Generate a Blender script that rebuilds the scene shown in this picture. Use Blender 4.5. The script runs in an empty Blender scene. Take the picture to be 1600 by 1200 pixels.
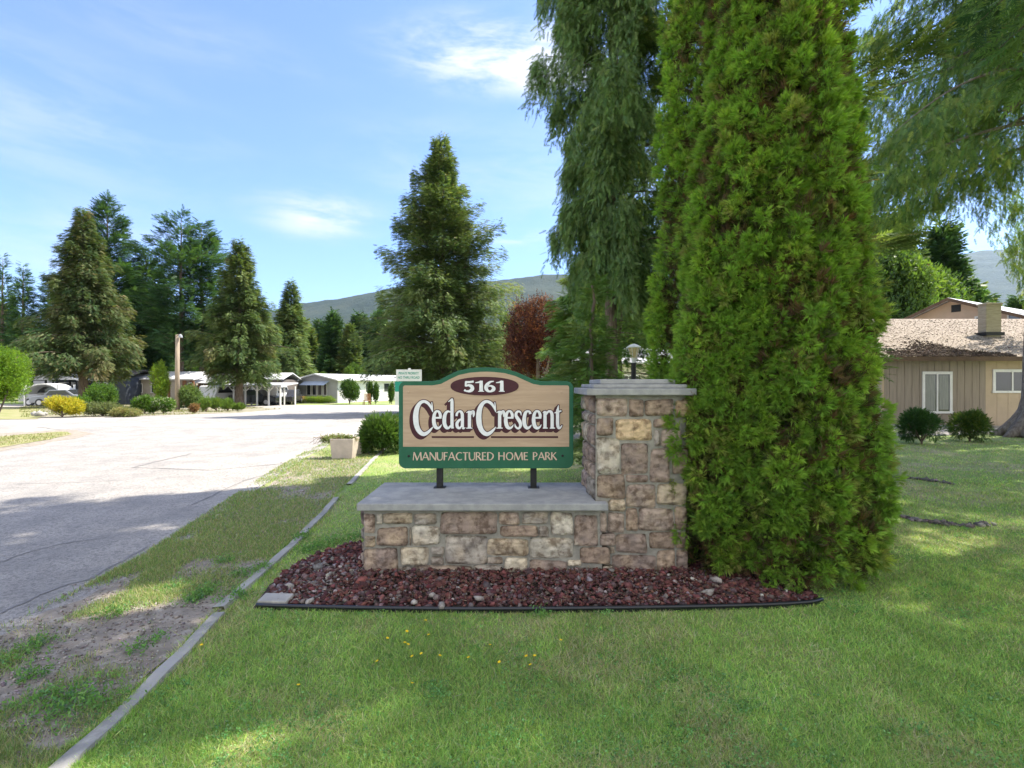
import bpy, bmesh, math, random
import numpy as np
from mathutils import Vector, Matrix
from mathutils.geometry import tessellate_polygon
C = bpy.context.scene
COL = C.collection
R = math.radians
rng = np.random.RandomState(7)
random.seed(7)

# ------------------------------------------------------------------ camera, world, sun, exposure
CAMZ = 1.5
cam_d = bpy.data.cameras.new('camera'); cam = bpy.data.objects.new('camera', cam_d); COL.objects.link(cam)
cam.location = (0, 0, CAMZ); cam.rotation_euler = (R(90), 0, 0)
cam_d.lens = 18; cam_d.sensor_width = 36; cam_d.clip_start = 0.05; cam_d.clip_end = 20000
C.camera = cam
C.view_settings.view_transform = 'Standard'; C.view_settings.look = 'None'
C.view_settings.exposure = 1.22; C.view_settings.gamma = 1
SUN_EL, SUN_AZ = R(54), R(25)          # azimuth measured from +X towards +Y
sd = Vector((math.cos(SUN_EL)*math.cos(SUN_AZ), math.cos(SUN_EL)*math.sin(SUN_AZ), math.sin(SUN_EL)))
sl = bpy.data.lights.new('sun', 'SUN'); sl.energy = 5.0; sl.angle = R(0.55); sl.color = (1.0, 0.93, 0.80)
so = bpy.data.objects.new('sun', sl); COL.objects.link(so); so.rotation_euler = sd.to_track_quat('Z', 'Y').to_euler()

W = bpy.data.worlds.new('World'); C.world = W; W.use_nodes = True
nt = W.node_tree; nt.nodes.clear()
def N(t, kind, **kw):
    n = t.nodes.new(kind)
    for k, v in kw.items():
        if k in ('ins',):
            for a, b in v.items(): n.inputs[a].default_value = b
        else: setattr(n, k, v)
    return n
sky = N(nt, 'ShaderNodeTexSky', sky_type='NISHITA', sun_disc=False, sun_elevation=SUN_EL, sun_rotation=R(90)-SUN_AZ,
        altitude=400, air_density=1.0, dust_density=0.3, ozone_density=1.6)
bg = N(nt, 'ShaderNodeBackground', ins={'Strength': 0.15})
out = N(nt, 'ShaderNodeOutputWorld')
tc = N(nt, 'ShaderNodeTexCoord')
mp = N(nt, 'ShaderNodeMapping'); mp.inputs['Scale'].default_value = (2.2, 2.2, 9.0); mp.inputs['Rotation'].default_value = (0, R(-14), 0)
nz = N(nt, 'ShaderNodeTexNoise', ins={'Scale': 2.4, 'Detail': 8, 'Roughness': 0.62, 'Distortion': 0.35})
nt.links.new(tc.outputs['Generated'], mp.inputs['Vector']); nt.links.new(mp.outputs['Vector'], nz.inputs['Vector'])
def cloud_mask(px, py, wx, wy):
    """soft oval region of the sky around one direction, in which wisps form"""
    d = Vector((px-800, 800, 600-py)).normalized()
    sub = N(nt, 'ShaderNodeVectorMath', operation='SUBTRACT'); sub.inputs[1].default_value = d
    nt.links.new(tc.outputs['Generated'], sub.inputs[0])
    m = N(nt, 'ShaderNodeVectorMath', operation='MULTIPLY'); m.inputs[1].default_value = (1/wx, 1/wx, 1/wy)
    nt.links.new(sub.outputs[0], m.inputs[0])
    l = N(nt, 'ShaderNodeVectorMath', operation='LENGTH'); nt.links.new(m.outputs[0], l.inputs[0])
    r = N(nt, 'ShaderNodeMapRange', interpolation_type='SMOOTHSTEP'); r.inputs[1].default_value = 0; r.inputs[2].default_value = 1
    r.inputs[3].default_value = 1; r.inputs[4].default_value = 0
    nt.links.new(l.outputs['Value'], r.inputs[0]); return r.outputs[0]
acc = None
for (px, py, wx, wy, s) in ((790, 88, .28, .07, 1.5), (880, 110, .12, .05, .8), (495, 335, .15, .06, 1.2), (800, 369, .12, .022, 1.3), (60, 190, .35, .16, .3),
                            (700, 260, .3, .12, .25), (140, 395, .22, .10, .45), (980, 300, .3, .2, .4), (300, 60, .3, .05, .2), (1500, 330, .3, .2, .4)):
    o = cloud_mask(px, py, wx, wy)
    mm = N(nt, 'ShaderNodeMath', operation='MULTIPLY'); mm.inputs[1].default_value = s; nt.links.new(o, mm.inputs[0])
    if acc is None: acc = mm.outputs[0]
    else:
        ad = N(nt, 'ShaderNodeMath', operation='ADD'); nt.links.new(acc, ad.inputs[0]); nt.links.new(mm.outputs[0], ad.inputs[1]); acc = ad.outputs[0]
rp = N(nt, 'ShaderNodeMapRange', interpolation_type='SMOOTHSTEP'); rp.inputs[1].default_value = .36; rp.inputs[2].default_value = .68
nt.links.new(nz.outputs['Fac'], rp.inputs[0])
mu = N(nt, 'ShaderNodeMath', operation='MULTIPLY', use_clamp=True); nt.links.new(rp.outputs[0], mu.inputs[0]); nt.links.new(acc, mu.inputs[1])
veil = N(nt, 'ShaderNodeMath', operation='MULTIPLY_ADD', use_clamp=True); veil.inputs[1].default_value = .85; veil.inputs[2].default_value = 0.05
nt.links.new(mu.outputs[0], veil.inputs[0])
mx = N(nt, 'ShaderNodeMix', data_type='RGBA'); mx.inputs[7].default_value = (3.3, 3.35, 3.5, 1)
tint = N(nt, 'ShaderNodeMix', data_type='RGBA', blend_type='MULTIPLY'); tint.inputs[0].default_value = 1; tint.inputs[7].default_value = (.56, .69, 1.02, 1)
nt.links.new(sky.outputs[0], tint.inputs[6])
nt.links.new(veil.outputs[0], mx.inputs[0]); nt.links.new(tint.outputs[2], mx.inputs[6])
# added unseen bright clouds, as fill light, behind the camera and towards the zenith
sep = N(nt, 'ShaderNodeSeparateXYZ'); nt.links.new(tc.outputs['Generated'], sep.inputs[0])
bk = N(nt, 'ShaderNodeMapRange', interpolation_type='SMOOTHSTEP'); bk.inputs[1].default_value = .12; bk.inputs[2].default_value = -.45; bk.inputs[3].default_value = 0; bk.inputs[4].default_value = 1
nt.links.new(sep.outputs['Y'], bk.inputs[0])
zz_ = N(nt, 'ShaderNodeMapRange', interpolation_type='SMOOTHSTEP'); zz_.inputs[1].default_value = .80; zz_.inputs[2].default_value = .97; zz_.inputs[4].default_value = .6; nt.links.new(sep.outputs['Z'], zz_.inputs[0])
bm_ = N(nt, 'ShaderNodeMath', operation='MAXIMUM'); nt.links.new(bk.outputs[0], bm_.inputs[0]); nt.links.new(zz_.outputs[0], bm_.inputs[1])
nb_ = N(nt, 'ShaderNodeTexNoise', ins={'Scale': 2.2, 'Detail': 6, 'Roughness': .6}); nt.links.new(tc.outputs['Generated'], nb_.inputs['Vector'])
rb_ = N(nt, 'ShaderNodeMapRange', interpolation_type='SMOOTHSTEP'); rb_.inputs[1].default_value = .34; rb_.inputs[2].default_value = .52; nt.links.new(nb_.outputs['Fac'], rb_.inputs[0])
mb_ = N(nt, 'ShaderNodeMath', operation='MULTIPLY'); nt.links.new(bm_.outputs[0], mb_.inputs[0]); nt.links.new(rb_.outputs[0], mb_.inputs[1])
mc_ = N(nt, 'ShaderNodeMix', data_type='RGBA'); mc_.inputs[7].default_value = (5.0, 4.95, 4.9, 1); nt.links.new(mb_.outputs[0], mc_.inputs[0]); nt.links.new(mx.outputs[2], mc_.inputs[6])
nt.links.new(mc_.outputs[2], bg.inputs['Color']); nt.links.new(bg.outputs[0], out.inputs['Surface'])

C.cycles.max_bounces = 8; C.cycles.transparent_max_bounces = 8; C.cycles.diffuse_bounces = 4; C.cycles.volume_bounces = 0
C.cycles.use_denoising = True
C.cycles.sample_clamp_indirect = 6

# ------------------------------------------------------------------ helpers
def gz(y):
    return -0.45*min(1, max(0, (y-20)/28.0))
def G(px, py):
    """ground point seen at a pixel of the 1600 x 1200 photograph"""
    Y = CAMZ*800/(py-600)
    for _ in range(12): Y = (CAMZ-gz(Y))*800/(py-600)
    return ((px-800)/800*Y, Y)
def P(px, py, Y):
    return ((px-800)/800*Y, Y, CAMZ-(py-600)/800*Y)
def PX(px, Y): return (px-800)/800*Y
def PZ(py, Y): return CAMZ-(py-600)/800*Y

_seed = rng.RandomState if False else np.random.RandomState
def vnoise(x, y, s=1.0, seed=0):
    """value noise in 2D, 0..1"""
    r = _seed(seed).rand(64, 64)
    x = np.asarray(x, float)/s; y = np.asarray(y, float)/s
    xi = np.floor(x).astype(int); yi = np.floor(y).astype(int); fx = x-xi; fy = y-yi
    fx = fx*fx*(3-2*fx); fy = fy*fy*(3-2*fy)
    a = r[xi % 64, yi % 64]; b = r[(xi+1) % 64, yi % 64]; c = r[xi % 64, (yi+1) % 64]; d = r[(xi+1) % 64, (yi+1) % 64]
    return (a*(1-fx)+b*fx)*(1-fy)+(c*(1-fx)+d*fx)*fy
def fnoise(x, y, s=1.0, seed=0, oct=3):
    t = 0; w = 0
    for k in range(oct):
        t = t+vnoise(x, y, s/2**k, seed+k)*.5**k; w += .5**k
    return t/w

def link(o, parent=None):
    COL.objects.link(o)
    if parent is not None: o.parent = parent
    return o
def tag(o, label=None, cat=None, group=None, kind=None):
    if label: o['label'] = label
    if cat: o['category'] = cat
    if group: o['group'] = group
    if kind: o['kind'] = kind
    return o
def thing(name, label, cat, loc=(0, 0, 0), rz=0, group=None):
    o = bpy.data.objects.new(name, None); link(o); o.location = loc; o.rotation_euler = (0, 0, rz); o.empty_display_size = .2
    return tag(o, label, cat, group)
def copy_tree(o, parent=None):
    c = o.copy(); COL.objects.link(c); c.parent = parent
    for ch in [x for x in o.children]: copy_tree(ch, c)
    return c

def np_mesh(name, V, F, mats, parent=None, cols=None, smooth=False, mi=None):
    V = np.asarray(V, np.float32); F = np.asarray(F, np.int32)
    me = bpy.data.meshes.new(name)
    me.vertices.add(len(V)); me.vertices.foreach_set('co', V.ravel())
    k = F.shape[1]
    me.loops.add(F.size); me.loops.foreach_set('vertex_index', F.ravel())
    me.polygons.add(len(F)); me.polygons.foreach_set('loop_start', np.arange(0, F.size, k, dtype=np.int32))
    if smooth: me.polygons.foreach_set('use_smooth', np.ones(len(F), bool))
    if mi is not None: me.polygons.foreach_set('material_index', np.asarray(mi, np.int32))
    if cols is not None:
        a = me.color_attributes.new('col', 'FLOAT_COLOR', 'POINT')
        c4 = np.ones((len(V), 4), np.float32); c4[:, :3] = cols
        a.data.foreach_set('color', c4.ravel())
    me.update(calc_edges=True); me.validate()
    for m in (mats if isinstance(mats, (list, tuple)) else [mats]): me.materials.append(m)
    return link(bpy.data.objects.new(name, me), parent)

class MB:
    """collects shapes, builds ONE mesh object"""
    def __init__(s): s.v = []; s.f = []; s.m = []
    def add(s, vs, fs, m=0):
        o = len(s.v); s.v += [tuple(v) for v in vs]; s.f += [tuple(i+o for i in f) for f in fs]; s.m += [m]*len(fs)
        return s
    def box(s, x0, x1, y0, y1, z0, z1, m=0):
        return s.add([(x0, y0, z0), (x1, y0, z0), (x1, y1, z0), (x0, y1, z0), (x0, y0, z1), (x1, y0, z1), (x1, y1, z1), (x0, y1, z1)],
                     [(0, 3, 2, 1), (4, 5, 6, 7), (0, 1, 5, 4), (1, 2, 6, 5), (2, 3, 7, 6), (3, 0, 4, 7)], m)
    def prism(s, poly, d, m=0):
        """poly: 3D points (planar); d: extrusion vector"""
        n = len(poly); d = Vector(d); a = [Vector(p) for p in poly]; b = [p+d for p in a]
        return s.add(a+b, [tuple(range(n))[::-1], tuple(range(n, 2*n))]+[(i, (i+1) % n, n+(i+1) % n, n+i) for i in range(n)], m)
    def tube(s, pts, rad, n=8, m=0, cap=True):
        pts = [Vector(p) for p in pts]; rad = rad if isinstance(rad, (list, tuple)) else [rad]*len(pts)
        vs = []; fs = []
        for i, p in enumerate(pts):
            t = (pts[min(i+1, len(pts)-1)]-pts[max(i-1, 0)]).normalized()
            u = t.cross(Vector((0, 0, 1)) if abs(t.z) < .9 else Vector((1, 0, 0))).normalized(); w = t.cross(u)
            for k in range(n):
                a = 2*math.pi*k/n; vs.append(p+(u*math.cos(a)+w*math.sin(a))*rad[i])
        for i in range(len(pts)-1):
            for k in range(n): fs.append((i*n+k, i*n+(k+1) % n, (i+1)*n+(k+1) % n, (i+1)*n+k))
        if cap: fs += [tuple(range(n)), tuple(range((len(pts)-1)*n, len(pts)*n))[::-1]]
        return s.add(vs, fs, m)
    def build(s, name, mats, parent=None, bevel=0, smooth=False, loc=None, seg=2):
        me = bpy.data.meshes.new(name); me.from_pydata(s.v, [], s.f)
        bm = bmesh.new(); bm.from_mesh(me); bmesh.ops.recalc_face_normals(bm, faces=bm.faces); bm.to_mesh(me); bm.free()
        for i, p in enumerate(me.polygons): p.material_index = s.m[i]; p.use_smooth = smooth
        for m_ in (mats if isinstance(mats, (list, tuple)) else [mats]): me.materials.append(m_)
        o = link(bpy.data.objects.new(name, me), parent)
        if loc: o.location = loc
        if bevel:
            b = o.modifiers.new('bevel', 'BEVEL'); b.width = bevel; b.segments = seg; b.limit_method = 'ANGLE'; b.angle_limit = R(35)
        return o

# ------------------------------------------------------------------ materials
def new_mat(name):
    m = bpy.data.materials.new(name); m.use_nodes = True; t = m.node_tree; t.nodes.clear()
    o = t.nodes.new('ShaderNodeOutputMaterial'); return m, t, o
def mat(name, c1, c2=None, scale=5, rough=.7, bump=0, bscale=None, metal=0, detail=5, spec=.3, stretch=None, c3=None, s3=1.0, lo=.35, hi=.65, attr=False, speck=None):
    """principled surface with two or three colours mixed by noise, and bump"""
    m, t, o = new_mat(name)
    p = N(t, 'ShaderNodeBsdfPrincipled'); p.inputs['Roughness'].default_value = rough; p.inputs['Metallic'].default_value = metal
    p.inputs['Specular IOR Level'].default_value = spec
    t.links.new(p.outputs[0], o.inputs['Surface'])
    co = N(t, 'ShaderNodeTexCoord'); vec = co.outputs['Object']
    if stretch:
        mp_ = N(t, 'ShaderNodeMapping'); mp_.inputs['Scale'].default_value = stretch; t.links.new(vec, mp_.inputs[0]); vec = mp_.outputs[0]
    c1 = tuple(c1)+(1,)
    src = None
    if attr:
        at = N(t, 'ShaderNodeAttribute', attribute_name='col'); src = at.outputs['Color']
    if c2 is not None:
        n = N(t, 'ShaderNodeTexNoise', ins={'Scale': scale, 'Detail': detail, 'Roughness': .65}); t.links.new(vec, n.inputs['Vector'])
        mr = N(t, 'ShaderNodeMapRange', interpolation_type='SMOOTHSTEP'); mr.inputs[1].default_value = lo; mr.inputs[2].default_value = hi
        t.links.new(n.outputs['Fac'], mr.inputs[0])
        x = N(t, 'ShaderNodeMix', data_type='RGBA', blend_type='MULTIPLY' if attr else 'MIX')
        t.links.new(mr.outputs[0], x.inputs[0]); x.inputs[6].default_value = c1; x.inputs[7].default_value = tuple(c2)+(1,)
        if attr: t.links.new(src, x.inputs[6])
        src = x.outputs[2]
        if c3 is not None:
            n3 = N(t, 'ShaderNodeTexNoise', ins={'Scale': s3, 'Detail': 4, 'Roughness': .6}); t.links.new(vec, n3.inputs['Vector'])
            m3 = N(t, 'ShaderNodeMapRange', interpolation_type='SMOOTHSTEP'); m3.inputs[1].default_value = .48; m3.inputs[2].default_value = .7
            t.links.new(n3.outputs['Fac'], m3.inputs[0])
            x3 = N(t, 'ShaderNodeMix', data_type='RGBA'); t.links.new(m3.outputs[0], x3.inputs[0]); t.links.new(src, x3.inputs[6]); x3.inputs[7].default_value = tuple(c3)+(1,)
            src = x3.outputs[2]
    if speck is not None:
        for sc_, th in ((120, .30), (46, .24)):
            vo = N(t, 'ShaderNodeTexVoronoi', ins={'Scale': sc_}); t.links.new(vec, vo.inputs['Vector'])
            sx = N(t, 'ShaderNodeSeparateColor'); t.links.new(vo.outputs['Color'], sx.inputs[0])
            ms = N(t, 'ShaderNodeMapRange'); ms.inputs[1].default_value = .55; ms.inputs[2].default_value = 1; ms.inputs[4].default_value = .65; t.links.new(sx.outputs[0], ms.inputs[0])
            xs = N(t, 'ShaderNodeMix', data_type='RGBA'); t.links.new(ms.outputs[0], xs.inputs[0]); t.links.new(src, xs.inputs[6]); xs.inputs[7].default_value = tuple(speck)+(1,); src = xs.outputs[2]
    if src is not None: t.links.new(src, p.inputs['Base Color'])
    else: p.inputs['Base Color'].default_value = c1
    if bump:
        nb = N(t, 'ShaderNodeTexNoise', ins={'Scale': bscale or scale*4, 'Detail': 6, 'Roughness': .7}); t.links.new(vec, nb.inputs['Vector'])
        b = N(t, 'ShaderNodeBump', ins={'Strength': 1.0, 'Distance': bump}); t.links.new(nb.outputs['Fac'], b.inputs['Height']); t.links.new(b.outputs[0], p.inputs['Normal'])
    return m
def leaf_mat(name, trans=.35, gain=(1, 1, 1), rough=.55, nscale=.9):
    """foliage: colour attribute x slow noise, diffuse + translucent + a little gloss"""
    m, t, o = new_mat(name)
    at = N(t, 'ShaderNodeAttribute', attribute_name='col')
    g = N(t, 'ShaderNodeMix', data_type='RGBA', blend_type='MULTIPLY'); g.inputs[0].default_value = 1; g.inputs[7].default_value = tuple(gain)+(1,)
    t.links.new(at.outputs['Color'], g.inputs[6])
    d = N(t, 'ShaderNodeBsdfPrincipled'); d.inputs['Roughness'].default_value = rough; d.inputs['Specular IOR Level'].default_value = .25
    tr = N(t, 'ShaderNodeBsdfTranslucent')
    g2 = N(t, 'ShaderNodeMix', data_type='RGBA', blend_type='MULTIPLY'); g2.inputs[0].default_value = 1; g2.inputs[7].default_value = (1.25, 1.2, .5, 1)
    t.links.new(g.outputs[2], g2.inputs[6]); t.links.new(g2.outputs[2], tr.inputs['Color'])
    t.links.new(g.outputs[2], d.inputs['Base Color'])
    mxs = N(t, 'ShaderNodeMixShader'); mxs.inputs[0].default_value = trans
    t.links.new(d.outputs[0], mxs.inputs[1]); t.links.new(tr.outputs[0], mxs.inputs[2]); t.links.new(mxs.outputs[0], o.inputs['Surface'])
    return m
def glass_mat(name, c=(.03, .035, .04)):
    m, t, o = new_mat(name); p = N(t, 'ShaderNodeBsdfPrincipled'); p.inputs['Base Color'].default_value = tuple(c)+(1,)
    p.inputs['Roughness'].default_value = .06; p.inputs['Specular IOR Level'].default_value = .9; t.links.new(p.outputs[0], o.inputs['Surface']); return m

M = {}
M['leaf'] = leaf_mat('foliage', trans=.44)
M['leaf_soft'] = leaf_mat('broadleaf_foliage', trans=.45)
M['needle'] = leaf_mat('needle_foliage', trans=.38)
M['grass'] = leaf_mat('grass_blades', trans=.35)
M['bark'] = mat('bark', (.10, .075, .055), (.22, .17, .13), 6, .9, .03, 14, stretch=(3, 3, .5))
M['bark_grey'] = mat('grey_bark', (.16, .13, .11), (.30, .26, .23), 5, .95, .06, 9, stretch=(2.5, 2.5, .8))
M['wood_twig'] = mat('twig_wood', (.12, .085, .055), (.2, .14, .10), 8, .9)
M['concrete'] = mat('concrete', (.36, .35, .33), (.24, .235, .225), 3, .9, .004, 60, c3=(.42, .40, .36), s3=6)
M['cap'] = mat('cast_stone_cap', (.28, .285, .285), (.37, .37, .36), 9, .85, .004, 120, c3=(.26, .265, .265), s3=3)
M['stone'] = mat('split_stone', (1, 1, 1), (.42, .38, .35), 14, .9, .022, 34, attr=True, lo=.44, hi=.66, detail=12)
M['mortar'] = mat('mortar', (.24, .23, .20), (.35, .335, .29), 12, .95, .006, 60)
M['lava'] = mat('lava_rock', (1, 1, 1), (.6, .55, .55), 30, .95, .006, 90, attr=True)
M['soil'] = mat('bed_soil', (.085, .06, .05), (.05, .035, .03), 12, .95, .01, 40)
M['black_plastic'] = mat('black_plastic', (.012, .014, .018), None, rough=.35, spec=.5)
M['black_metal'] = mat('black_metal', (.012, .013, .013), (.02, .02, .02), 20, .5)
M['white'] = mat('white_paint', (.78, .78, .76), (.70, .70, .68), 3, .5)
M['sign_green'] = mat('sign_green_paint', (.018, .105, .055), (.022, .12, .065), 8, .5, .0006, 80)
M['cream'] = mat('cream_lettering', (.62, .47, .36), (.55, .42, .32), 30, .6)
M['sign_wood'] = mat('sign_wood_panel', (.50, .365, .25), (.42, .30, .20), 4, .6, .0015, 14, stretch=(.8, 1, 9), c3=(.44, .32, .215), s3=1.6)
M['plum'] = mat('plum_paint', (.052, .012, .018), (.065, .016, .024), 20, .5)
M['letter_white'] = mat('letter_white', (.80, .80, .80), (.72, .74, .74), 25, .5)
M['glass'] = glass_mat('window_glass')
M['curtain'] = mat('curtain', (.55, .56, .54), (.40, .42, .41), 4, .9, stretch=(14, 14, .4))

# ------------------------------------------------------------------ ground sheets
def clip(poly, y, keep_above):
    o = []
    for i in range(len(poly)):
        a, b = poly[i], poly[(i+1) % len(poly)]
        ia = (a[1] >= y) == keep_above or a[1] == y; ib = (b[1] >= y) == keep_above or b[1] == y
        if ia: o.append(a)
        if ia != ib:
            t = (y-a[1])/(b[1]-a[1]); o.append((a[0]+t*(b[0]-a[0]), y))
    return o
def rough_edge(poly, step=.25, amp=.05, seed=1, far=40):
    r = _seed(seed); o = []
    for i in range(len(poly)):
        a, b = Vector(poly[i]), Vector(poly[(i+1) % len(poly)]); L = (b-a).length
        n = max(1, min(60, int(L/step))) if min(a.length, b.length) < far else 1
        nn = Vector((-(b-a).y, (b-a).x)).normalized() if L > 0 else Vector((0, 0))
        for k in range(n):
            q = a.lerp(b, k/n); q = q+nn*(r.rand()-.5)*2*amp*(0 if k == 0 else 1); o.append((q.x, q.y))
    return o
def sheet(name, poly, m, lift, label=None):
    v = []; f = []
    for (lo, hi) in ((None, 20), (20, 48), (48, None)):
        p = poly
        if lo is not None: p = clip(p, lo, True)
        if hi is not None and len(p) > 2: p = clip(p, hi, False)
        if len(p) < 3: continue
        b = len(v); v += [(x, y, gz(y)+lift) for x, y in p]
        for t in tessellate_polygon([[Vector((x, y, 0)) for x, y in p]]): f.append(tuple(b+i for i in t))
    me = bpy.data.meshes.new(name); me.from_pydata(v, [], f)
    bm = bmesh.new(); bm.from_mesh(me); bmesh.ops.recalc_face_normals(bm, faces=bm.faces)
    for fc in bm.faces:
        if fc.normal.z < 0: fc.normal_flip()
    bm.to_mesh(me); bm.free(); me.materials.append(m)
    o = link(bpy.data.objects.new(name, me)); o['kind'] = 'structure'
    if label: o['label'] = label
    return o
m_ground = mat('lawn_ground', (.18, .27, .075), (.26, .30, .11), 1.1, .95, .02, 18, c3=(.34, .30, .19), s3=.6)
m_road = mat('worn_asphalt', (.41, .38, .35), (.30, .285, .27), 1.6, .9, .012, 70, c3=(.47, .44, .40), s3=.35, detail=12, speck=(.16, .155, .15))
m_verge = mat('gravelly_soil', (.33, .285, .235), (.23, .20, .165), 5, .95, .02, 35, c3=(.40, .36, .31), s3=14, detail=9)
m_drive = mat('pale_gravel', (.42, .39, .35), (.34, .31, .28), 8, .95, .01, 60)
BIG = 9000
sheet('ground', [(-BIG, -60), (BIG, -60), (BIG, 20), (-BIG, 20)], m_ground, 0)
for nm, a, b in (('ground', 20, 48), ('ground', 48, BIG)):
    sheet(nm, [(-BIG, a), (BIG, a), (BIG, b), (-BIG, b)], m_ground, 0)
ROAD_R = [(-2.9, -6), (-2.9, 2.3), (-2.93, 2.95), (-2.93, 3.64), (-3.0, 4.4), (-3.25, 5.6), (-3.4, 6.3), (-4.0, 9.2), (-4.3, 11), (-5.1, 17), (-6.4, 25)]
road_poly = rough_edge(ROAD_R+[(-3, 29), (8, 31.5), (40, 35), (40, 41), (8, 38), (-8, 39.5), (-20, 40.5), (-75, 42), (-75, -6)], .22, .05, 3)
sheet('road', road_poly, m_road, .004)
sheet('verge', rough_edge([(-3.25, -4), (-1.82, -4), (-1.82, 2.2), (-1.93, 3.3), (-2.04, 4.3), (-2.2, 5.7), (-2.5, 7.6), (-2.8, 10.2), (-4.15, 10.6), (-3.95, 9.2), (-3.3, 6.3), (-2.95, 4.4), (-3.1, 2.5)], .2, .05, 4), m_verge, .008)
sheet('driveway', rough_edge([(-5.6, 14.2), (1.5, 14.0), (9, 13.6), (9, 17.2), (1, 19.5), (-6.0, 21)], .3, .06, 5), m_drive, .008)
isl = [G(56, 653), G(200, 651), G(375, 645), G(440, 639), G(380, 636), G(300, 633), G(80, 633), G(30, 636), G(30, 652)]
m_isl = mat('island_soil', (.30, .27, .20), (.20, .19, .12), 3, .95, .01, 20)
sheet('island', rough_edge(isl, .5, .1, 6, 80), m_isl, .012)
m_dry = mat('dry_grass', (.20, .22, .07), (.30, .27, .15), 1.5, .95, .01, 20)
sheet('lawn_patch', rough_edge([G(-300, 660), G(60, 655), G(70, 640), G(20, 636), G(-300, 636)], .5, .1, 7, 80), m_dry, .016)
sheet('grass_wedge', rough_edge([G(-200, 712), G(0, 700), G(80, 687), G(112, 679), G(95, 675), G(0, 683), G(-200, 692)], .3, .12, 8, 80), m_dry, .016)
sheet('dusty_shoulder', rough_edge([G(-200, 722), G(0, 706), G(100, 688), G(150, 678), G(110, 671), G(-200, 690)], .3, .1, 18, 80), m_verge, .008)
sheet('far_gravel', [(-70, 40.2), (-3, 39.6), (-3, 46), (-70, 50)], m_drive, .008)
sheet('pebble_strip', rough_edge([(8.6, 14.1), (14, 15.2), (24, 16), (24, 19.2), (12.6, 18.9), (9.8, 18)], .3, .08, 9), m_drive, .008)
# cracks and tar seams lying on the road
m_tar = mat('tar_seam', (.17, .165, .16), (.25, .24, .235), 8, .85)
tar = MB()
def seam(pts, w):
    pts = [Vector((a[0], a[1], gz(a[1])+.0085)) for a in pts]
    for a, b in zip(pts[:-1], pts[1:]):
        n = 6; 
        last = None
        for k in range(n+1):
            q = a.lerp(b, k/n); d = (b-a).normalized(); s = Vector((-d.y, d.x, 0)); q = q+s*(random.random()-.5)*w*1.6
            ww = w*(.5+random.random())
            cur = (q-s*ww/2, q+s*ww/2)
            if last: tar.add([last[0], last[1], cur[1], cur[0]], [(0, 1, 2, 3)])
            last = cur
seam([G(0, 960), G(60, 930), G(140, 905), G(230, 855)], .025)
seam([G(0, 880), G(40, 865), G(100, 850), G(170, 840)], .012)
seam([G(205, 731), G(260, 718), G(300, 709)], .05); seam([G(205, 731), G(330, 735), G(470, 722)], .03)
seam([G(160, 672), G(100, 672), G(60, 668)], .08)
seam([G(20, 757), G(130, 754), G(250, 748)], .012)
seam([G(300, 790), G(380, 752), G(440, 735)], .02)
t = tar.build('road_crack', m_tar); t['kind'] = 'structure'
# kerb: a low strip of worn concrete
kb = MB()
kp = [(-1.70, .6), (-1.76, 2.2), (-1.82, 2.8), (-1.90, 3.32)], [(-1.95, 3.4), (-2.0, 4.3), (-2.06, 5.0)], [(-2.09, 5.1), (-2.16, 5.8), (-2.3, 6.7)], [(-2.42, 7.6), (-2.60, 9), (-2.78, 10.4), (-2.95, 12.2)]
for seg in kp:
    pts = []
    for a, b in zip(seg[:-1], seg[1:]):
        n = max(2, int((b[1]-a[1])/.12))
        pts += [(a[0]+(b[0]-a[0])*k/n+random.uniform(-.004, .004), a[1]+(b[1]-a[1])*k/n, random.uniform(-.004, .004)) for k in range(n)]
    pts.append((*seg[-1], 0))
    for a, b in zip(pts[:-1], pts[1:]):
        w = .046; h = .018
        kb.add([(a[0]-w, a[1], 0), (a[0]-w+.01, a[1], h+a[2]), (a[0]+w-.01, a[1], h+.006+a[2]), (a[0]+w, a[1], 0), (b[0]-w, b[1], 0), (b[0]-w+.01, b[1], h+b[2]), (b[0]+w-.01, b[1], h+.006+b[2]), (b[0]+w, b[1], 0)],
               [(0, 1, 5, 4), (1, 2, 6, 5), (2, 3, 7, 6)])
k = kb.build('kerb', M['concrete']); k['kind'] = 'structure'

# ------------------------------------------------------------------ mountains (real heightfields, kilometres away)
def mountain(name, sil, d0, d1, d2, m, seed):
    """sil: (pixel x, pixel y) of the skyline; d0 foot, d1 ridge, d2 back foot"""
    xs = np.linspace(sil[0][0], sil[-1][0], 260); ys = np.interp(xs, [a[0] for a in sil], [a[1] for a in sil])
    rows = 70; V = []; tt = np.linspace(0, 1.35, rows)
    for t_ in tt:
        if t_ <= 1: D = d0+(d1-d0)*t_; hf = (t_**1.25)
        else: D = d1+(d2-d1)*(t_-1)/.35; hf = 1-(t_-1)/.35
        X = (xs-800)/800*D; Z = (600-ys)/800*d1*hf
        Z = Z*(.93+.14*fnoise(xs*D/d1, t_*400+0*xs, 60, seed, 4))+(fnoise(X, D+0*X, 40, seed+5, 3)-.5)*16*min(1, t_*3)
        V.append(np.stack([X, D+0*X, np.maximum(Z, -2)-.5], 1))
    V = np.concatenate(V); n = len(xs); i, j = np.meshgrid(np.arange(rows-1), np.arange(n-1), indexing='ij'); a = (i*n+j).ravel()
    o = np_mesh(name, V, np.stack([a, a+1, a+n+1, a+n], 1), m, smooth=True); o['kind'] = 'structure'; return o
m_mtn = mat('forested_slope', (.011, .024, .014), (.026, .042, .020), .02, .95, 14, .035, detail=12, c3=(.036, .048, .026), s3=.004)
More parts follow.
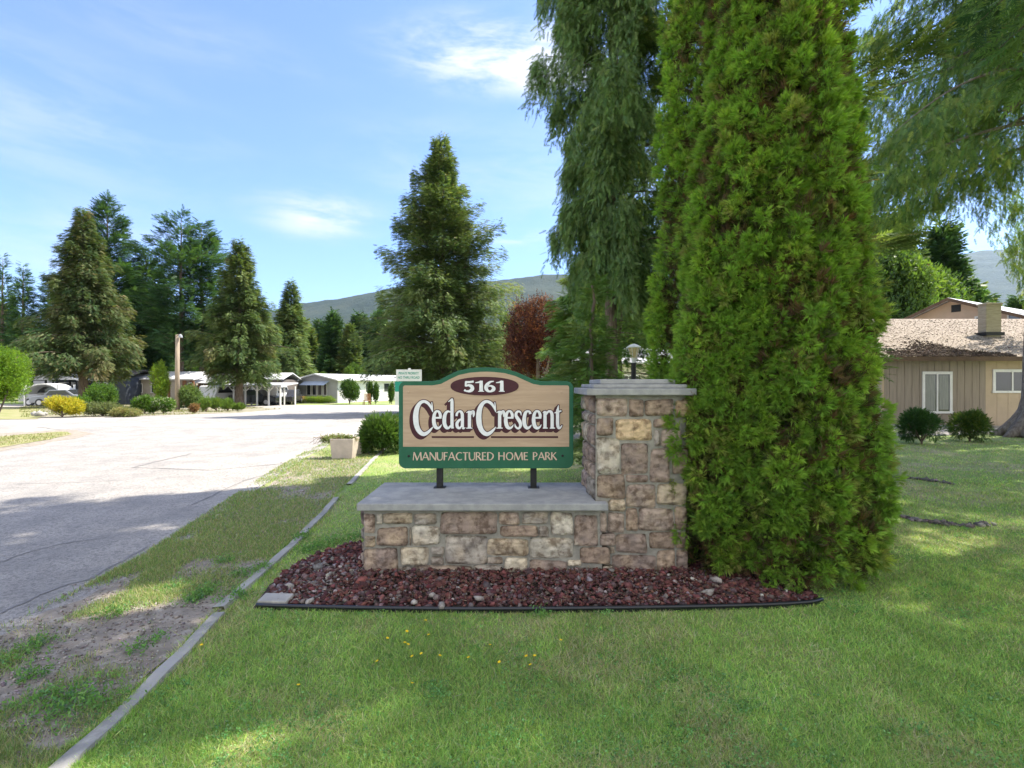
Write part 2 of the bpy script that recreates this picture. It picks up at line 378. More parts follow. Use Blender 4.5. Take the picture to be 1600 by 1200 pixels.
mountain('mountain', [(-900, 560), (-300, 545), (100, 520), (400, 490), (480, 473), (600, 455), (700, 447), (770, 435), (850, 427), (960, 425), (1060, 440), (1200, 480), (1400, 560), (1500, 600)], 1100, 2600, 3300, m_mtn, 11)
mountain('mountain', [(1000, 600), (1200, 500), (1350, 440), (1480, 400), (1600, 378), (1750, 350), (1950, 360), (2300, 420), (2600, 520), (2900, 600)], 1900, 4200, 5000, m_mtn, 31)

# ------------------------------------------------------------------ foliage engine
def basis(A, U):
    A = A/np.maximum(np.linalg.norm(A, axis=1, keepdims=True), 1e-6)
    S = np.cross(U, A); n = np.linalg.norm(S, axis=1, keepdims=True); S = np.where(n < 1e-4, np.array([[1., 0, 0]]), S/np.maximum(n, 1e-6))
    T = np.cross(A, S); return A, S, T
def stamp(TV, P_, A, U, S, cols):
    """TV: (m,3,3) triangles along +x; stamps one per instance"""
    A, B, T = basis(A, U); m = len(TV); n = len(P_)
    tv = TV.reshape(-1, 3)
    V = P_[:, None, :]+S[:, None, None]*(tv[None, :, 0:1]*A[:, None, :]+tv[None, :, 1:2]*B[:, None, :]+tv[None, :, 2:3]*T[:, None, :])
    Vr = V.reshape(-1, 3); Cc = np.repeat(cols, m*3, axis=0)
    return Vr, Cc
def tmpl_spray(pairs=5, length=.42, w=.05, ang=48, droop=.0, tip=.3, seed=0, sub=0):
    r = _seed(seed); T = []
    def blade(p, d, l, w_):
        d = d/np.linalg.norm(d); s = np.array([-d[1], d[0], 0.])
        T.append([p-s*w_, p+s*w_, p+d*l])
    for i in range(pairs):
        t = .05+.8*i/pairs
        for sg in (-1, 1):
            a = R(ang+r.uniform(-10, 10)); l = length*(1-.55*i/pairs)*r.uniform(.8, 1.15)
            d = np.array([math.cos(a), sg*math.sin(a), -droop+r.uniform(-.18, .18)]); p = np.array([t, 0, 0.])
            blade(p, d, l, w)
            for k in range(sub):
                q = p+d*l*(.3+.3*k)
                for s2 in (-1, 1):
                    a2 = a*sg+s2*R(42); blade(q, np.array([math.cos(a2), math.sin(a2), d[2]]), l*.36, w*.75)
    blade(np.array([0, 0, 0.]), np.array([1., 0, -droop*.5]), 1.0, w*.7)
    blade(np.array([.75, 0, 0.]), np.array([1., .3, 0]), tip, w); blade(np.array([.75, 0, 0.]), np.array([1., -.3, 0]), tip, w)
    return np.array(T, float)
T_SPRAY = tmpl_spray(5, .40, .045, 50, 0, .28, 1)
T_NEAR = tmpl_spray(6, .34, .035, 55, .05, .22, 2)
T_FAR = tmpl_spray(2, .55, .12, 42, .1, .35, 3)
def tmpl_tuft(seed=4, n=24):
    r = _seed(seed); T = []
    for i in range(n):
        a = R(r.uniform(-60, 60)); l = r.uniform(.4, 1.0)*(1-.3*abs(a)); e = r.uniform(-.35, .35); st = r.uniform(0, .35)
        d = np.array([math.cos(a), math.sin(a), e]); p = np.array([st, math.sin(a)*.12, 0.]); sd = np.array([-d[1], d[0], r.uniform(-.5, .5)]); w = r.uniform(.026, .05)
        m_ = p+d*l*.55; T.append([p, m_+sd*w, p+d*l+np.array([0, 0, -.08])]); 
        if i % 3 == 0: T.append([p, p+d*l+np.array([0, 0, -.08]), m_-sd*w])
    return np.array(T, float)
T_CEDAR = tmpl_tuft()
def tmpl_leaf(n=5, seed=5, l=.5, w=.2):
    r = _seed(seed); T = []
    for i in range(n):
        a = r.uniform(0, 2*math.pi); e = r.uniform(-.5, .8); d = np.array([math.cos(a)*math.cos(e), math.sin(a)*math.cos(e), math.sin(e)])
        s = np.cross(d, r.randn(3)); s /= np.linalg.norm(s); p = r.uniform(-.3, .3, 3)
        m_ = p+d*l*.5
        T.append([p, m_+s*w*.5, p+d*l]); T.append([p, p+d*l, m_-s*w*.5])
    return np.array(T, float)
T_LEAF = tmpl_leaf(6)
T_LEAF_FINE = tmpl_leaf(9, 6, .45, .13)
def palette(r, n, pal, group=None, jit=.18):
    pal = np.array(pal, float); w = pal[:, 3]/pal[:, 3].sum()
    c = pal[r.choice(len(pal), n, p=w), :3] if group is None else pal[(_seed(group.max()+3).choice(len(pal), group.max()+1, p=w))[group], :3]
    return np.clip(c*(1+jit*r.randn(n, 1))*(1+.06*r.randn(n, 3)), .004, .9)
PAL_FIR = [(.050, .115, .045, 5), (.075, .155, .05, 4), (.11, .20, .06, 2), (.035, .085, .045, 3)]
PAL_RED = [(.12, .19, .06, 4), (.17, .24, .08, 4), (.26, .31, .12, 2), (.06, .115, .045, 4), (.26, .20, .10, .3)]
PAL_BROWNY = [(.095, .15, .05, 4), (.14, .18, .07, 4), (.22, .21, .10, 1.6), (.05, .10, .035, 4), (.30, .21, .12, .5)]
PAL_NORWAY = [(.12, .215, .08, 5), (.17, .27, .10, 4), (.24, .33, .12, 2.5), (.07, .13, .055, 2)]
PAL_HEMLOCK = [(.13, .25, .06, 4), (.19, .30, .08, 3), (.08, .17, .05, 3), (.26, .30, .11, 1)]
PAL_ARB = [(.19, .36, .06, 5), (.26, .44, .07, 4), (.13, .25, .05, 4), (.36, .52, .08, 1.6), (.30, .23, .12, .8)]

def conifer_arrays(seed, H, Rr, crown0, nb, nsp, size, up=.25, droop=.5, hang=0., tmpl=T_SPRAY, pal=PAL_FIR, power=.85, lat=.9, gap=0., azr=None, minlen=.12, thick=.35, curtain=1, strand=0, hlen=(.4, 1.0), rag=0, topgap=1.3):
    """returns leaf vertices/colours and limb polylines for one conifer rooted at the origin"""
    r = _seed(seed); Ps = []; As = []; Us = []; Gr = []; limbs = []
    t = (np.arange(nb)+r.rand(nb))/nb; t = t**.9
    for i in range(nb):
        z = crown0+(H-crown0)*t[i]; az = i*2.39996+r.uniform(-.5, .5)
        if azr is not None: az = r.uniform(*azr)
        prof = max((1-t[i])**power, minlen*.5)*min(1, .62+t[i]*5)
        L = Rr*prof*r.uniform(.55, 1.15)*(1.25 if r.rand() < .08 else 1)*(1 if not rag else (1+rag if r.rand() < .16 else 1-rag*.35*r.rand()))+minlen
        L *= .72+.56*float(vnoise(math.cos(az)*2.2+9+seed, math.sin(az)*2.2+z*(9/H)+seed*.7, 1.0, seed % 23))
        if r.rand() < gap+max(0, t[i]-.72)*topgap: continue
        d = np.array([math.cos(az), math.sin(az), 0]); k = up*r.uniform(.6, 1.4)+t[i]*.35; dr = droop*r.uniform(.6, 1.3)*(1-.5*t[i])
        ss = np.linspace(0, 1, 8)
        pts = np.stack([d[0]*ss*L, d[1]*ss*L, z+L*(k*ss-dr*ss**2)], 1); limbs.append((pts, L))
        n = max(4, int(nsp*L/Rr)); n = max(2, n//strand) if strand else n; s = 1-r.rand(n)**1.15*.88
        p = np.stack([np.interp(s, ss, pts[:, j]) for j in range(3)], 1)
        tan = np.stack([np.full(n, d[0]), np.full(n, d[1]), k-2*dr*s], 1); tan /= np.linalg.norm(tan, axis=1, keepdims=True)
        side = np.array([-d[1], d[0], 0]); sg = r.choice([-1, 1], n)
        wid = (1-s)*lat*L*.42+.06*L
        off = r.rand(n)**.8*wid*sg
        p = p+side*off[:, None]+tan*(np.abs(off)*.35)[:, None]
        p[:, 2] += -np.abs(off)*.25-r.rand(n)*hang*(.4+.6*r.rand(n))*curtain*L/Rr*2+r.randn(n)*thick*size
        a = tan+side*(sg*r.uniform(.2, 1.1, n))[:, None]+r.randn(n, 3)*.22; a[:, 2] += -hang*1.2-.08
        if hang > .3: a[:, 2] -= .6
        u = np.tile(np.array([[0, 0, 1.]]), (n, 1))+r.randn(n, 3)*.4
        if hang > .3: u = np.tile(d, (n, 1))+r.randn(n, 3)*.6
        gid = np.full(n, i)
        if strand:
            ln = r.uniform(*hlen, n)*(.45+.75*np.minimum(1, L/Rr))*(.55+.45*s); k_ = np.tile(np.arange(strand)/strand, n); idx = np.repeat(np.arange(n), strand)
            sw = r.randn(n, 2)*.12; p = p[idx]; p[:, 2] -= k_*ln[idx]; p[:, :2] += (sw[idx]*k_[:, None])*ln[idx][:, None]+r.randn(len(idx), 2)*size*.22*(1.15-k_)[:, None]
            a = np.stack([sw[idx, 0], sw[idx, 1], -np.ones(len(idx))], 1)*1.0+tan[idx]*(.8*(1-k_))[:, None]+r.randn(len(idx), 3)*.42; u = r.randn(len(idx), 3); gid = gid[idx]*97+idx % 89
        Ps.append(p); As.append(a); Us.append(u); Gr.append(gid)
    P_ = np.concatenate(Ps); A = np.concatenate(As); U = np.concatenate(Us); g = np.concatenate(Gr)
    S = size*r.uniform(.65, 1.25, len(P_))
    c = palette(r, len(P_), pal)*.55+palette(r, len(P_), pal, g)*.45
    V, Cc = stamp(tmpl, P_, A, U, S, c)
    return V, Cc, limbs
def limb_mesh(limbs, H, r0, r1, seed, lean=(0, 0), flare=1.5, crown0=2, limb_r=.03, n=8, every=1, wob=.04):
    b = MB(); r = _seed(seed)
    zs = [-.1, .12, .45, 1.0]+list(np.linspace(2.0, H, 9))
    pts = []; rad = []
    for z in zs:
        f = z/H; pts.append((lean[0]*f+r.uniform(-wob, wob)*(z > .5), lean[1]*f+r.uniform(-wob, wob)*(z > .5), z))
        q = (r0*(1-f)+r1*f)
        if z < .2: q *= flare
        elif z < .5: q *= 1+(flare-1)*.4
        rad.append(q)
    b.tube(pts, rad, n)
    for i, (p, L) in enumerate(limbs):
        if i % every: continue
        lr = limb_r*min(1.5, L/1.5)
        b.tube([tuple(x) for x in p], [lr*(1-.85*k/7) for k in range(8)], 4, cap=False)
    return b
def add_tree(name, label, cat, x, y, leaf, trunk, mleaf, mbark, rz=0, group=None, scale=1):
    z = gz(y); t_ = thing(name, label, cat, (x, y, z), rz, group); t_.scale = (scale,)*3
    V, Cc = leaf
    np_mesh('crown', V, np.arange(len(V)).reshape(-1, 3), mleaf, t_, Cc)
    trunk.build('trunk', mbark, t_, smooth=True)
    return t_
def conifer(name, label, x, y, H, Rr, crown0, nb, nsp, size, seed, mbark=None, r0=.22, limb_r=.03, group=None, every=1, cat='tree', flare=1.4, **kw):
    V, Cc, limbs = conifer_arrays(seed, H, Rr, crown0, nb, nsp, size, **kw)
    return add_tree(name, label, cat, x, y, (V, Cc), limb_mesh(limbs, H*.985, r0, .02, seed, limb_r=limb_r, every=every, flare=flare), M['needle'], mbark or M['bark'], 0, group)
def multi(parts):
    Vs = np.concatenate([a for a, b in parts]); Cs = np.concatenate([b for a, b in parts]); return Vs, Cs

# --- bush made of leaf clumps on lobes
def bush_arrays(seed, rx, ry, rz, n, size, pal, tmpl=T_LEAF, lobes=9, up=.5, z0=.1, shell=.55, lobe_r=.5):
    r = _seed(seed); th = r.rand(lobes)*2*math.pi; ph = r.uniform(-.2, 1, lobes)
    LC = np.stack([np.cos(th)*.55*np.sqrt(1-np.clip(ph, 0, 1)**2*.8), np.sin(th)*.55*np.sqrt(1-np.clip(ph, 0, 1)**2*.8), ph*.5+.05], 1)
    li = r.randint(0, lobes, n); d = r.randn(n, 3); d /= np.linalg.norm(d, axis=1, keepdims=True)
    q = LC[li]+d*(lobe_r*(shell+(1-shell)*r.rand(n, 1)**.5))*r.uniform(.85, 1.12, (lobes, 1))[li]
    P_ = q*np.array([[rx, ry, rz]]); P_[:, 2] += rz*.62
    P_[:, 2] = np.maximum(P_[:, 2], z0*r.rand(n))
    A = d+np.array([[0, 0, up]])+r.randn(n, 3)*.3; U = r.randn(n, 3)
    c = palette(r, n, pal)*.6+palette(r, n, pal, li)*.4
    return stamp(tmpl, P_, A, U, size*r.uniform(.6, 1.3, n), c)
def bush(name, label, x, y, rx, ry, rz, n, size, pal, seed, tmpl=T_LEAF, cat='shrub', group=None, m=None, stem=.04, lift=0, **kw):
    t_ = thing(name, label, cat, (x, y, gz(y)), 0, group)
    V, Cc = bush_arrays(seed, rx, ry, rz, n, size, pal, tmpl, **kw); V[:, 2] += lift
    np_mesh('foliage', V, np.arange(len(V)).reshape(-1, 3), m or M['leaf_soft'], t_, Cc)
    b = MB(); r = _seed(seed)
    b.tube([(0, 0, -.03), (.01, 0, lift+rz*.4), (0, .01, lift+rz*.9)], [stem, stem*.8, stem*.3], 6)
    for k in range(5):
        a = r.rand()*6.28; b.tube([(0, 0, lift*.7+.05), (math.cos(a)*rx*.45, math.sin(a)*ry*.45, lift+rz*.6), (math.cos(a)*rx*.7, math.sin(a)*ry*.7, lift+rz*1.0)], [stem*.6, stem*.4, stem*.15], 5)
    b.build('stem', M['bark'], t_)
    return t_

# ------------------------------------------------------------------ stone sign base
YW, YP = 3.98, 4.04                      # front of the low wall, front of the pillar
def S5(zx, zy, Y): return (PX(540+zx/2.759, Y), PZ(570+zy/2.759, Y))
TAN = (.56, .46, .33); CREAM = (.66, .58, .44); GREY = (.42, .375, .32); PUR = (.37, .285, .235); PINK = (.47, .37, .30); BRN = (.36, .27, .205); ORG = (.62, .46, .28); LG = (.58, .53, .44)
WALL_ST = [(80,640,130,725,PINK),(133,642,160,685,LG),(163,638,288,686,TAN),(292,638,390,690,GREY),(408,635,655,735,PUR),(660,635,748,688,PINK),(762,633,872,688,GREY),(882,632,980,738,LG),
 (988,645,1088,780,PUR),(1098,638,1125,722,PINK),(84,738,130,785,TAN),(135,700,272,782,BRN),(285,695,402,778,LG),(78,792,225,905,PUR),(237,785,362,862,CREAM),(368,782,425,820,GREY),(368,826,425,860,GREY),
 (428,740,606,858,GREY),(612,748,790,822,TAN),(665,693,830,743,BRN),(834,693,876,742,GREY),(797,745,983,835,LG),(1012,786,1140,858,BRN),(1093,728,1162,780,PINK),(230,868,286,902,GREY),(95,908,200,950,TAN),
 (204,907,288,950,GREY),(292,866,545,950,PINK),(550,864,678,906,GREY),(682,828,780,904,CREAM),(610,826,678,860,GREY),(550,910,794,952,LG),(798,843,952,945,PUR),(957,841,1018,868,CREAM),(957,872,1105,945,PUR),(1110,864,1150,945,CREAM),(984,745,1010,780,GREY),(275,700,283,780,GREY)]
PIL_ST = [(1083,142,1218,222,PINK),(1222,148,1285,222,BRN),(1290,150,1412,222,BRN),(1418,150,1560,228,ORG),(1083,230,1155,308,BRN),(1162,234,1320,322,ORG),(1328,230,1415,272,BRN),(1328,278,1356,352,GREY),(1362,276,1450,352,PINK),(1455,236,1560,352,BRN),
 (1083,314,1182,468,LG),(1192,338,1304,470,PUR),(1312,358,1400,508,PUR),(1406,358,1560,470,BRN),(1083,474,1204,575,BRN),(1208,474,1304,506,PUR),(1210,512,1336,612,PINK),(1342,514,1470,602,TAN),(1476,476,1560,602,BRN),
 (1132,582,1204,630,TAN),(1130,636,1202,722,PINK),(1208,618,1260,718,BRN),(1266,616,1414,712,PINK),(1420,610,1560,712,BRN),(1166,728,1298,812,PUR),(1304,720,1415,792,BRN),(1420,720,1560,792,BRN),
 (1150,818,1335,898,PUR),(1340,798,1420,898,BRN),(1426,798,1560,898,PUR),(1135,784,1160,812,TAN),(1150,904,1290,960,GREY),(1296,904,1560,960,BRN)]
def stone_arrays(x0, x1, z0, z1, col, seed, dep=.03, back=.03, n=13):
    """one rock-faced block in local (u, w, v): u along, v up, w out of the wall"""
    r = _seed(seed); g = np.linspace(-1, 1, n); U, V_ = np.meshgrid(g, g); 
    hx, hz = (x1-x0)/2, (z1-z0)/2; jit = r.uniform(-1, 1, (4, 2))*min(.011, .12*min(hx, hz))
    cw = [(1-U)*(1-V_)/4, (1+U)*(1-V_)/4, (1+U)*(1+V_)/4, (1-U)*(1+V_)/4]
    cr = min(.35, .012/min(hx, hz)+.08)
    rr = np.maximum(0, np.abs(U)+np.abs(V_)-(2-cr))*.55
    X = (x0+x1)/2+U*hx*(1-rr*.5)+sum(c*j[0] for c, j in zip(cw, jit)); Z = (z0+z1)/2+V_*hz*(1-rr*.5)+sum(c*j[1] for c, j in zip(cw, jit))
    ed = np.minimum(np.minimum(1-np.abs(U), 1)*hx, np.minimum(1-np.abs(V_), 1)*hz)
    prof = 1-np.exp(-ed/.0075)
    W_ = dep*prof*(.75+.5*vnoise(X*1+seed*3.3, Z, .09, seed % 17))+prof*(vnoise(X, Z, .022, seed % 13)-.5)*.016+prof*(r.uniform(-.10, .10)*(X-(x0+x1)/2)+r.uniform(-.12, .12)*(Z-(z0+z1)/2))
    X = X+(vnoise(X*2, Z*2, .05, 3)-.5)*.006; Z = Z+(vnoise(X*2, Z*2, .05, 5)-.5)*.006
    Vt = np.stack([X.ravel(), W_.ravel(), Z.ravel()], 1)
    i, j = np.meshgrid(np.arange(n-1), np.arange(n-1), indexing='ij'); a = (i*n+j).ravel(); F = np.stack([a, a+1, a+n+1, a+n], 1)
    # skirt into the mortar
    bd = list(range(n))+[k*n+n-1 for k in range(1, n)]+[(n-1)*n+k for k in range(n-2, -1, -1)]+[k*n for k in range(n-2, 0, -1)]
    m_ = len(bd); sk = Vt[bd].copy(); sk[:, 1] -= back; base = len(Vt)
    F2 = np.array([[bd[k], bd[(k+1) % m_], base+(k+1) % m_, base+k] for k in range(m_)])
    Vt = np.concatenate([Vt, sk]); cc = np.array(col)*(1+.10*r.randn())
    # broad blotches: each block is a cast of two or three tones
    b = vnoise(Vt[:, 0]+seed*1.7, Vt[:, 2]+seed, .10, seed % 11)[:, None]; w = vnoise(Vt[:, 0], Vt[:, 2]+seed*2.1, .05, seed % 7)[:, None]
    warm = np.array([.64, .49, .32]); cool = np.array([.14, .12, .12]); cm = cc*(1-.45*np.clip(b*2-1, 0, 1))+warm*.45*np.clip(b*2-1, 0, 1)
    cm = cm*(1-.55*np.clip(1-w*2.2, 0, 1))+cool*.55*np.clip(1-w*2.2, 0, 1)
    fx = vnoise(Vt[:, 0]*1.0, Vt[:, 2]*3.0+seed, .035, seed % 5)[:, None]; cm = cm*(.72+.56*fx)
    return Vt, np.concatenate([F, F2]), cm
def courses(x0, x1, z0, z1, seed):
    r = _seed(seed); o = []; z = z0
    while z < z1-.04:
        h = min(r.uniform(.09, .17), z1-z); h = z1-z if z1-z-h < .06 else h; x = x0
        while x < x1-.03:
            w = min(r.uniform(.12, .30), x1-x); w = x1-x if x1-x-w < .08 else w
            o.append((x+.006, x+w-.006, z+.006, z+h-.006, [TAN, PUR, PINK, BRN, GREY, LG, ORG][r.choice(7, p=[.18, .2, .2, .16, .14, .09, .03])])); x += w
        z += h
    return o
def stones(name, parent, faces):
    """faces: (blocks, origin, direction along, outward normal)"""
    Vs = []; Fs = []; Cs = []; o = 0
    for fi, (bl, org, al, nrm) in enumerate(faces):
        for si, s in enumerate(bl):
            V, F, c = stone_arrays(*s, seed=fi*100+si+1)
            Wd = np.array(org)+V[:, 0:1]*np.array(al)+V[:, 1:2]*np.array(nrm)+V[:, 2:3]*np.array([0, 0, 1.])
            Vs.append(Wd); Fs.append(F+o); Cs.append(c); o += len(V)
    return np_mesh(name, np.concatenate(Vs), np.concatenate(Fs), M['stone'], parent, np.concatenate(Cs), smooth=True)
base = thing('stone_sign_base', 'low stone wall and square pillar under grey slab caps, carrying the wooden sign', 'stone wall', (0, 0, 0))
WX0, WX1, WY1, WZ = -1.15, .70, 4.70, .53
PX0, PX1, PY1, PZT = .66, 1.37, 4.66, 1.41
wl = MB(); wl.box(WX0, WX1, YW, WY1, -.1, WZ); wall = wl.build('wall', M['mortar'], base)
pw = MB(); pw.box(PX0, PX1, YP, PY1, -.1, PZT); pil = pw.build('pillar', M['mortar'], base)
wf = [(*(S5(a, 0, YW)[0:1]), S5(c, 0, YW)[0], S5(0, d, YW)[1], min(WZ, S5(0, b, YW)[1]), col) for a, b, c, d, col in WALL_ST]
wf = [(max(a, WX0-.015), b, c, d, e) for a, b, c, d, e in wf]
pf = [(S5(a, 0, YP)[0], min(PX1+.015, S5(c, 0, YP)[0]), S5(0, d, YP)[1], min(PZT, S5(0, b, YP)[1]), col) for a, b, c, d, col in PIL_ST if S5(a, 0, YP)[0] < PX1-.05]
stones('wall_stones', wall, [(wf, (0, YW, 0), (1, 0, 0), (0, -1, 0)), (courses(0, WY1-YW, -.05, WZ, 3), (WX0, YW, 0), (0, 1, 0), (-1, 0, 0)), (courses(WX0, PX0, -.05, WZ, 4), (0, WY1, 0), (1, 0, 0), (0, 1, 0))])
stones('pillar_stones', pil, [(pf, (0, YP, 0), (1, 0, 0), (0, -1, 0)), (courses(0, PY1-YP, WZ+.05, PZT, 8), (PX0, YP, 0), (0, 1, 0), (-1, 0, 0)),
                              (courses(0, PY1-YP, -.05, PZT, 6), (PX1, YP, 0), (0, 1, 0), (1, 0, 0)), (courses(PX0, PX1, -.05, PZT, 7), (0, PY1, 0), (1, 0, 0), (0, 1, 0))])
def slab(name, x0, x1, y0, y1, z0, z1, parent, seed=0, notch=None):
    """cast slab with slightly chipped edges"""
    bm = bmesh.new(); bmesh.ops.create_cube(bm, size=1)
    for v in bm.verts: v.co = Vector((x0+(v.co.x+.5)*(x1-x0), y0+(v.co.y+.5)*(y1-y0), z0+(v.co.z+.5)*(z1-z0)))
    bmesh.ops.bevel(bm, geom=bm.edges[:], offset=.007, segments=2, affect='EDGES')
    me = bpy.data.meshes.new(name); bm.to_mesh(me); bm.free(); me.materials.append(M['cap'])
    return link(bpy.data.objects.new(name, me), parent)
slab('wall_cap', -1.185, .735, 3.90, 4.02, .536, .588, base)          # front lip wraps past the pillar's corner
bpy.data.objects['wall_cap'].name = 'wall_cap'
for o_ in [x for x in base.children if x.name.startswith('wall_cap')]: bpy.data.objects.remove(o_)
cb = MB(); zt, zb = .588, .532
poly = [(-1.185, 3.90), (.735, 3.90), (.735, 3.993), (.652, 4.0), (.652, 4.75), (-1.185, 4.75)]
cb.prism([(x, y, zb) for x, y in poly], (0, 0, zt-zb)); cb.build('wall_cap', M['cap'], base, bevel=.008)
cb = MB(); cb.box(.575, 1.43, 3.955, 4.76, 1.412, 1.466); cb.box(.635, 1.375, 4.01, 4.70, 1.4661, 1.498); cb.box(.70, 1.30, 4.07, 4.64, 1.4981, 1.538)
cb.build('pillar_cap', M['cap'], base, bevel=.008)

# ------------------------------------------------------------------ the park's wooden sign
YS = 4.45; K = YS/800.0
sign = thing('park_sign', 'routed wooden sign with green border reading 5161 Cedar Crescent Manufactured Home Park', 'sign', (0, YS, 0))
def Z1(zx, zy): return (550+zx/4-800)*K, CAMZ-(540+zy/4-600)*K
def arc_top(ins):
    """outline of the board, inset by ins zoom-pixels"""
    L, Rr_, T, B = 292+ins, 1384-ins, 222+ins, 768-ins; o = []
    def corner(cx, cy, r, a0, a1, n=8): return [(cx+r*math.cos(R(a0+(a1-a0)*k/n)), cy-r*math.sin(R(a0+(a1-a0)*k/n))) for k in range(n+1)]
    r = 44-ins*.5 if ins < 10 else 12
    o += corner(L+r, B-r, r, 270, 180); o += corner(L+r, T+r, r, 180, 90)
    S = [(500, 222), (548, 214), (600, 186), (660, 158), (730, 143), (800, 137), (845, 136), (890, 138), (960, 146), (1030, 165), (1090, 192), (1140, 214), (1185, 222)]
    n = len(S)
    for i, (a, b) in enumerate(S):
        p, q = S[max(0, i-1)], S[min(n-1, i+1)]; dx, dy = q[0]-p[0], q[1]-p[1]; l = math.hypot(dx, dy); o.append((a-dy/l*ins, b+dx/l*ins))
    o += corner(Rr_-r, T+r, r, 90, 0); o += corner(Rr_-r, B-r, r, 0, -90)
    return o
def pl(pts, y): return [(Z1(a, b)[0], y, Z1(a, b)[1]) for a, b in pts]
b = MB(); b.prism(pl(arc_top(0), 0), (0, .038, 0)); board = b.build('board', M['sign_green'], sign, bevel=.004)
pan = [p for p in arc_top(27)]; pan = [(a, min(c, 632)) for a, c in pan]
q = []
for p_ in pan:
    if not q or abs(p_[0]-q[-1][0])+abs(p_[1]-q[-1][1]) > .5: q.append(p_)
q = [p_ for p_ in q if not (p_[1] >= 632 and 322 < p_[0] < 1354)]
b = MB(); b.prism(pl(q, -.0015), (0, .004, 0)); b.build('wood_panel', M['sign_wood'], board)
def ellipse(cx, cy, a, bb, n=56): return [(cx+a*math.cos(2*math.pi*k/n), cy+bb*math.sin(2*math.pi*k/n)) for k in range(n)]
def lens(cx, cy, a, bb, n=20): return [(cx+a*math.cos(math.pi*k/n), cy-bb*math.sin(math.pi*k/n)**.85) for k in range(n+1)]+[(cx-a*math.cos(math.pi*k/n), cy+bb*math.sin(math.pi*k/n)**.85) for k in range(1, n)]
b = MB(); b.prism(pl(lens(829, 253, 213, 58), -.006), (0, .0045, 0)); b.build('number_plaque', M['plum'], board, bevel=.0015)
def smooth_pts(pts, n=5):
    if len(pts) < 3: return pts
    P_ = [np.array(p, float) for p in pts]; P_ = [2*P_[0]-P_[1]]+P_+[2*P_[-1]-P_[-2]]; o = []
    for i in range(1, len(P_)-2):
        a, b_, c, d = P_[i-1:i+3]
        for k in range(n):
            t_ = k/n; o.append(.5*((2*b_)+(-a+c)*t_+(2*a-5*b_+4*c-d)*t_**2+(-a+3*b_-3*c+d)*t_**3))
    o.append(P_[-2]); return [tuple(x) for x in o]
def ribbon(mb, pts, tr, grow=0, y=0, dep=.002, n=5, ext=0, off=(0, 0)):
    """brush stroke of varying width, as a thin raised strip; tr maps to sign x, z"""
    s = [np.array(p, float) for p in smooth_pts(pts, n)]; L = []; Rt = []
    for i, p in enumerate(s):
        d = s[min(i+1, len(s)-1)][:2]-s[max(i-1, 0)][:2]; l = math.hypot(*d) or 1; d = d/l; nn = np.array([-d[1], d[0]])
        w = max(1, p[2])/2+grow; c = p[:2]+np.array(off)
        if i == 0: c = c-d*grow
        if i == len(s)-1: c = c+d*grow
        L.append(c+nn*w); Rt.append(c-nn*w)
    m_ = len(s); vs = []
    for yy in (y, y+dep):
        for q_ in L+Rt: x, z = tr(q_[0], q_[1]); vs.append((x, yy, z))
    fs = []
    for i in range(m_-1):
        fs += [(i, i+1, m_+i+1, m_+i), (2*m_+i, 2*m_+m_+i, 2*m_+m_+i+1, 2*m_+i+1), (i, 2*m_+i, 2*m_+i+1, i+1), (m_+i, m_+i+1, 3*m_+i+1, 3*m_+i)]
    fs += [(0, m_, 3*m_, 2*m_), (m_-1, 3*m_-1, 4*m_-1, 2*m_-1)]
    mb.add(vs, fs)
def TA(x, y): return (635+x/12.31-800)*K, CAMZ-(615+y/12.31-600)*K
gC = [[(507, 352, 10), (488, 300, 26), (462, 240, 46), (415, 182, 56), (345, 150, 56), (272, 176, 66), (215, 262, 86), (188, 370, 99), (183, 480, 103), (195, 590, 99), (230, 690, 90), (285, 755, 84), (345, 777, 76), (410, 748, 62), (465, 696, 44), (513, 638, 12)],
      [(490, 163, 14), (500, 250, 24), (511, 356, 10)]]
ge = [[(545, 464, 34), (610, 464, 34), (668, 464, 34)], [(652, 480, 50), (654, 410, 56), (630, 352, 50), (585, 336, 42), (548, 380, 56), (531, 460, 66), (532, 550, 72), (556, 630, 72), (600, 662, 56), (646, 642, 36), (678, 594, 10)]]
gd = [[(848, 352, 24), (795, 342, 42), (750, 390, 62), (731, 490, 72), (738, 590, 72), (775, 654, 62), (820, 655, 42), (852, 612, 28)], [(880, 92, 30), (879, 160, 58), (879, 400, 60), (879, 655, 60)], [(808, 158, 12), (845, 130, 26), (884, 108, 44)], [(868, 652, 40), (916, 660, 16)]]
ga = [[(968, 432, 44), (972, 388, 44), (1000, 348, 38), (1042, 342, 46), (1070, 380, 58), (1078, 450, 60), (1078, 645, 60)], [(1078, 650, 46), (1105, 668, 34), (1134, 648, 10)], [(1068, 486, 30), (1012, 515, 46), (975, 572, 58), (984, 640, 56), (1025, 662, 44), (1060, 622, 26)]]
gr = [[(1214, 330, 60), (1214, 500, 62), (1214, 670, 62)], [(1152, 368, 12), (1185, 352, 26), (1222, 348, 48)], [(1152, 663, 16), (1215, 660, 24), (1272, 663, 16)], [(1232, 412, 30), (1262, 352, 46), (1288, 345, 50), (1296, 400, 44), (1288, 452, 10)]]
gs = [[(731, 420, 10), (718, 358, 34), (675, 340, 42), (638, 368, 50), (632, 425, 58), (668, 485, 68), (708, 548, 68), (718, 612, 56), (690, 662, 42), (655, 664, 38), (622, 630, 34), (607, 575, 10)]]
gc = [[(905, 392, 50), (893, 350, 44), (850, 338, 42), (812, 370, 60), (792, 450, 68), (788, 530, 74), (802, 612, 72), (842, 660, 60), (888, 646, 40), (932, 598, 10)]]
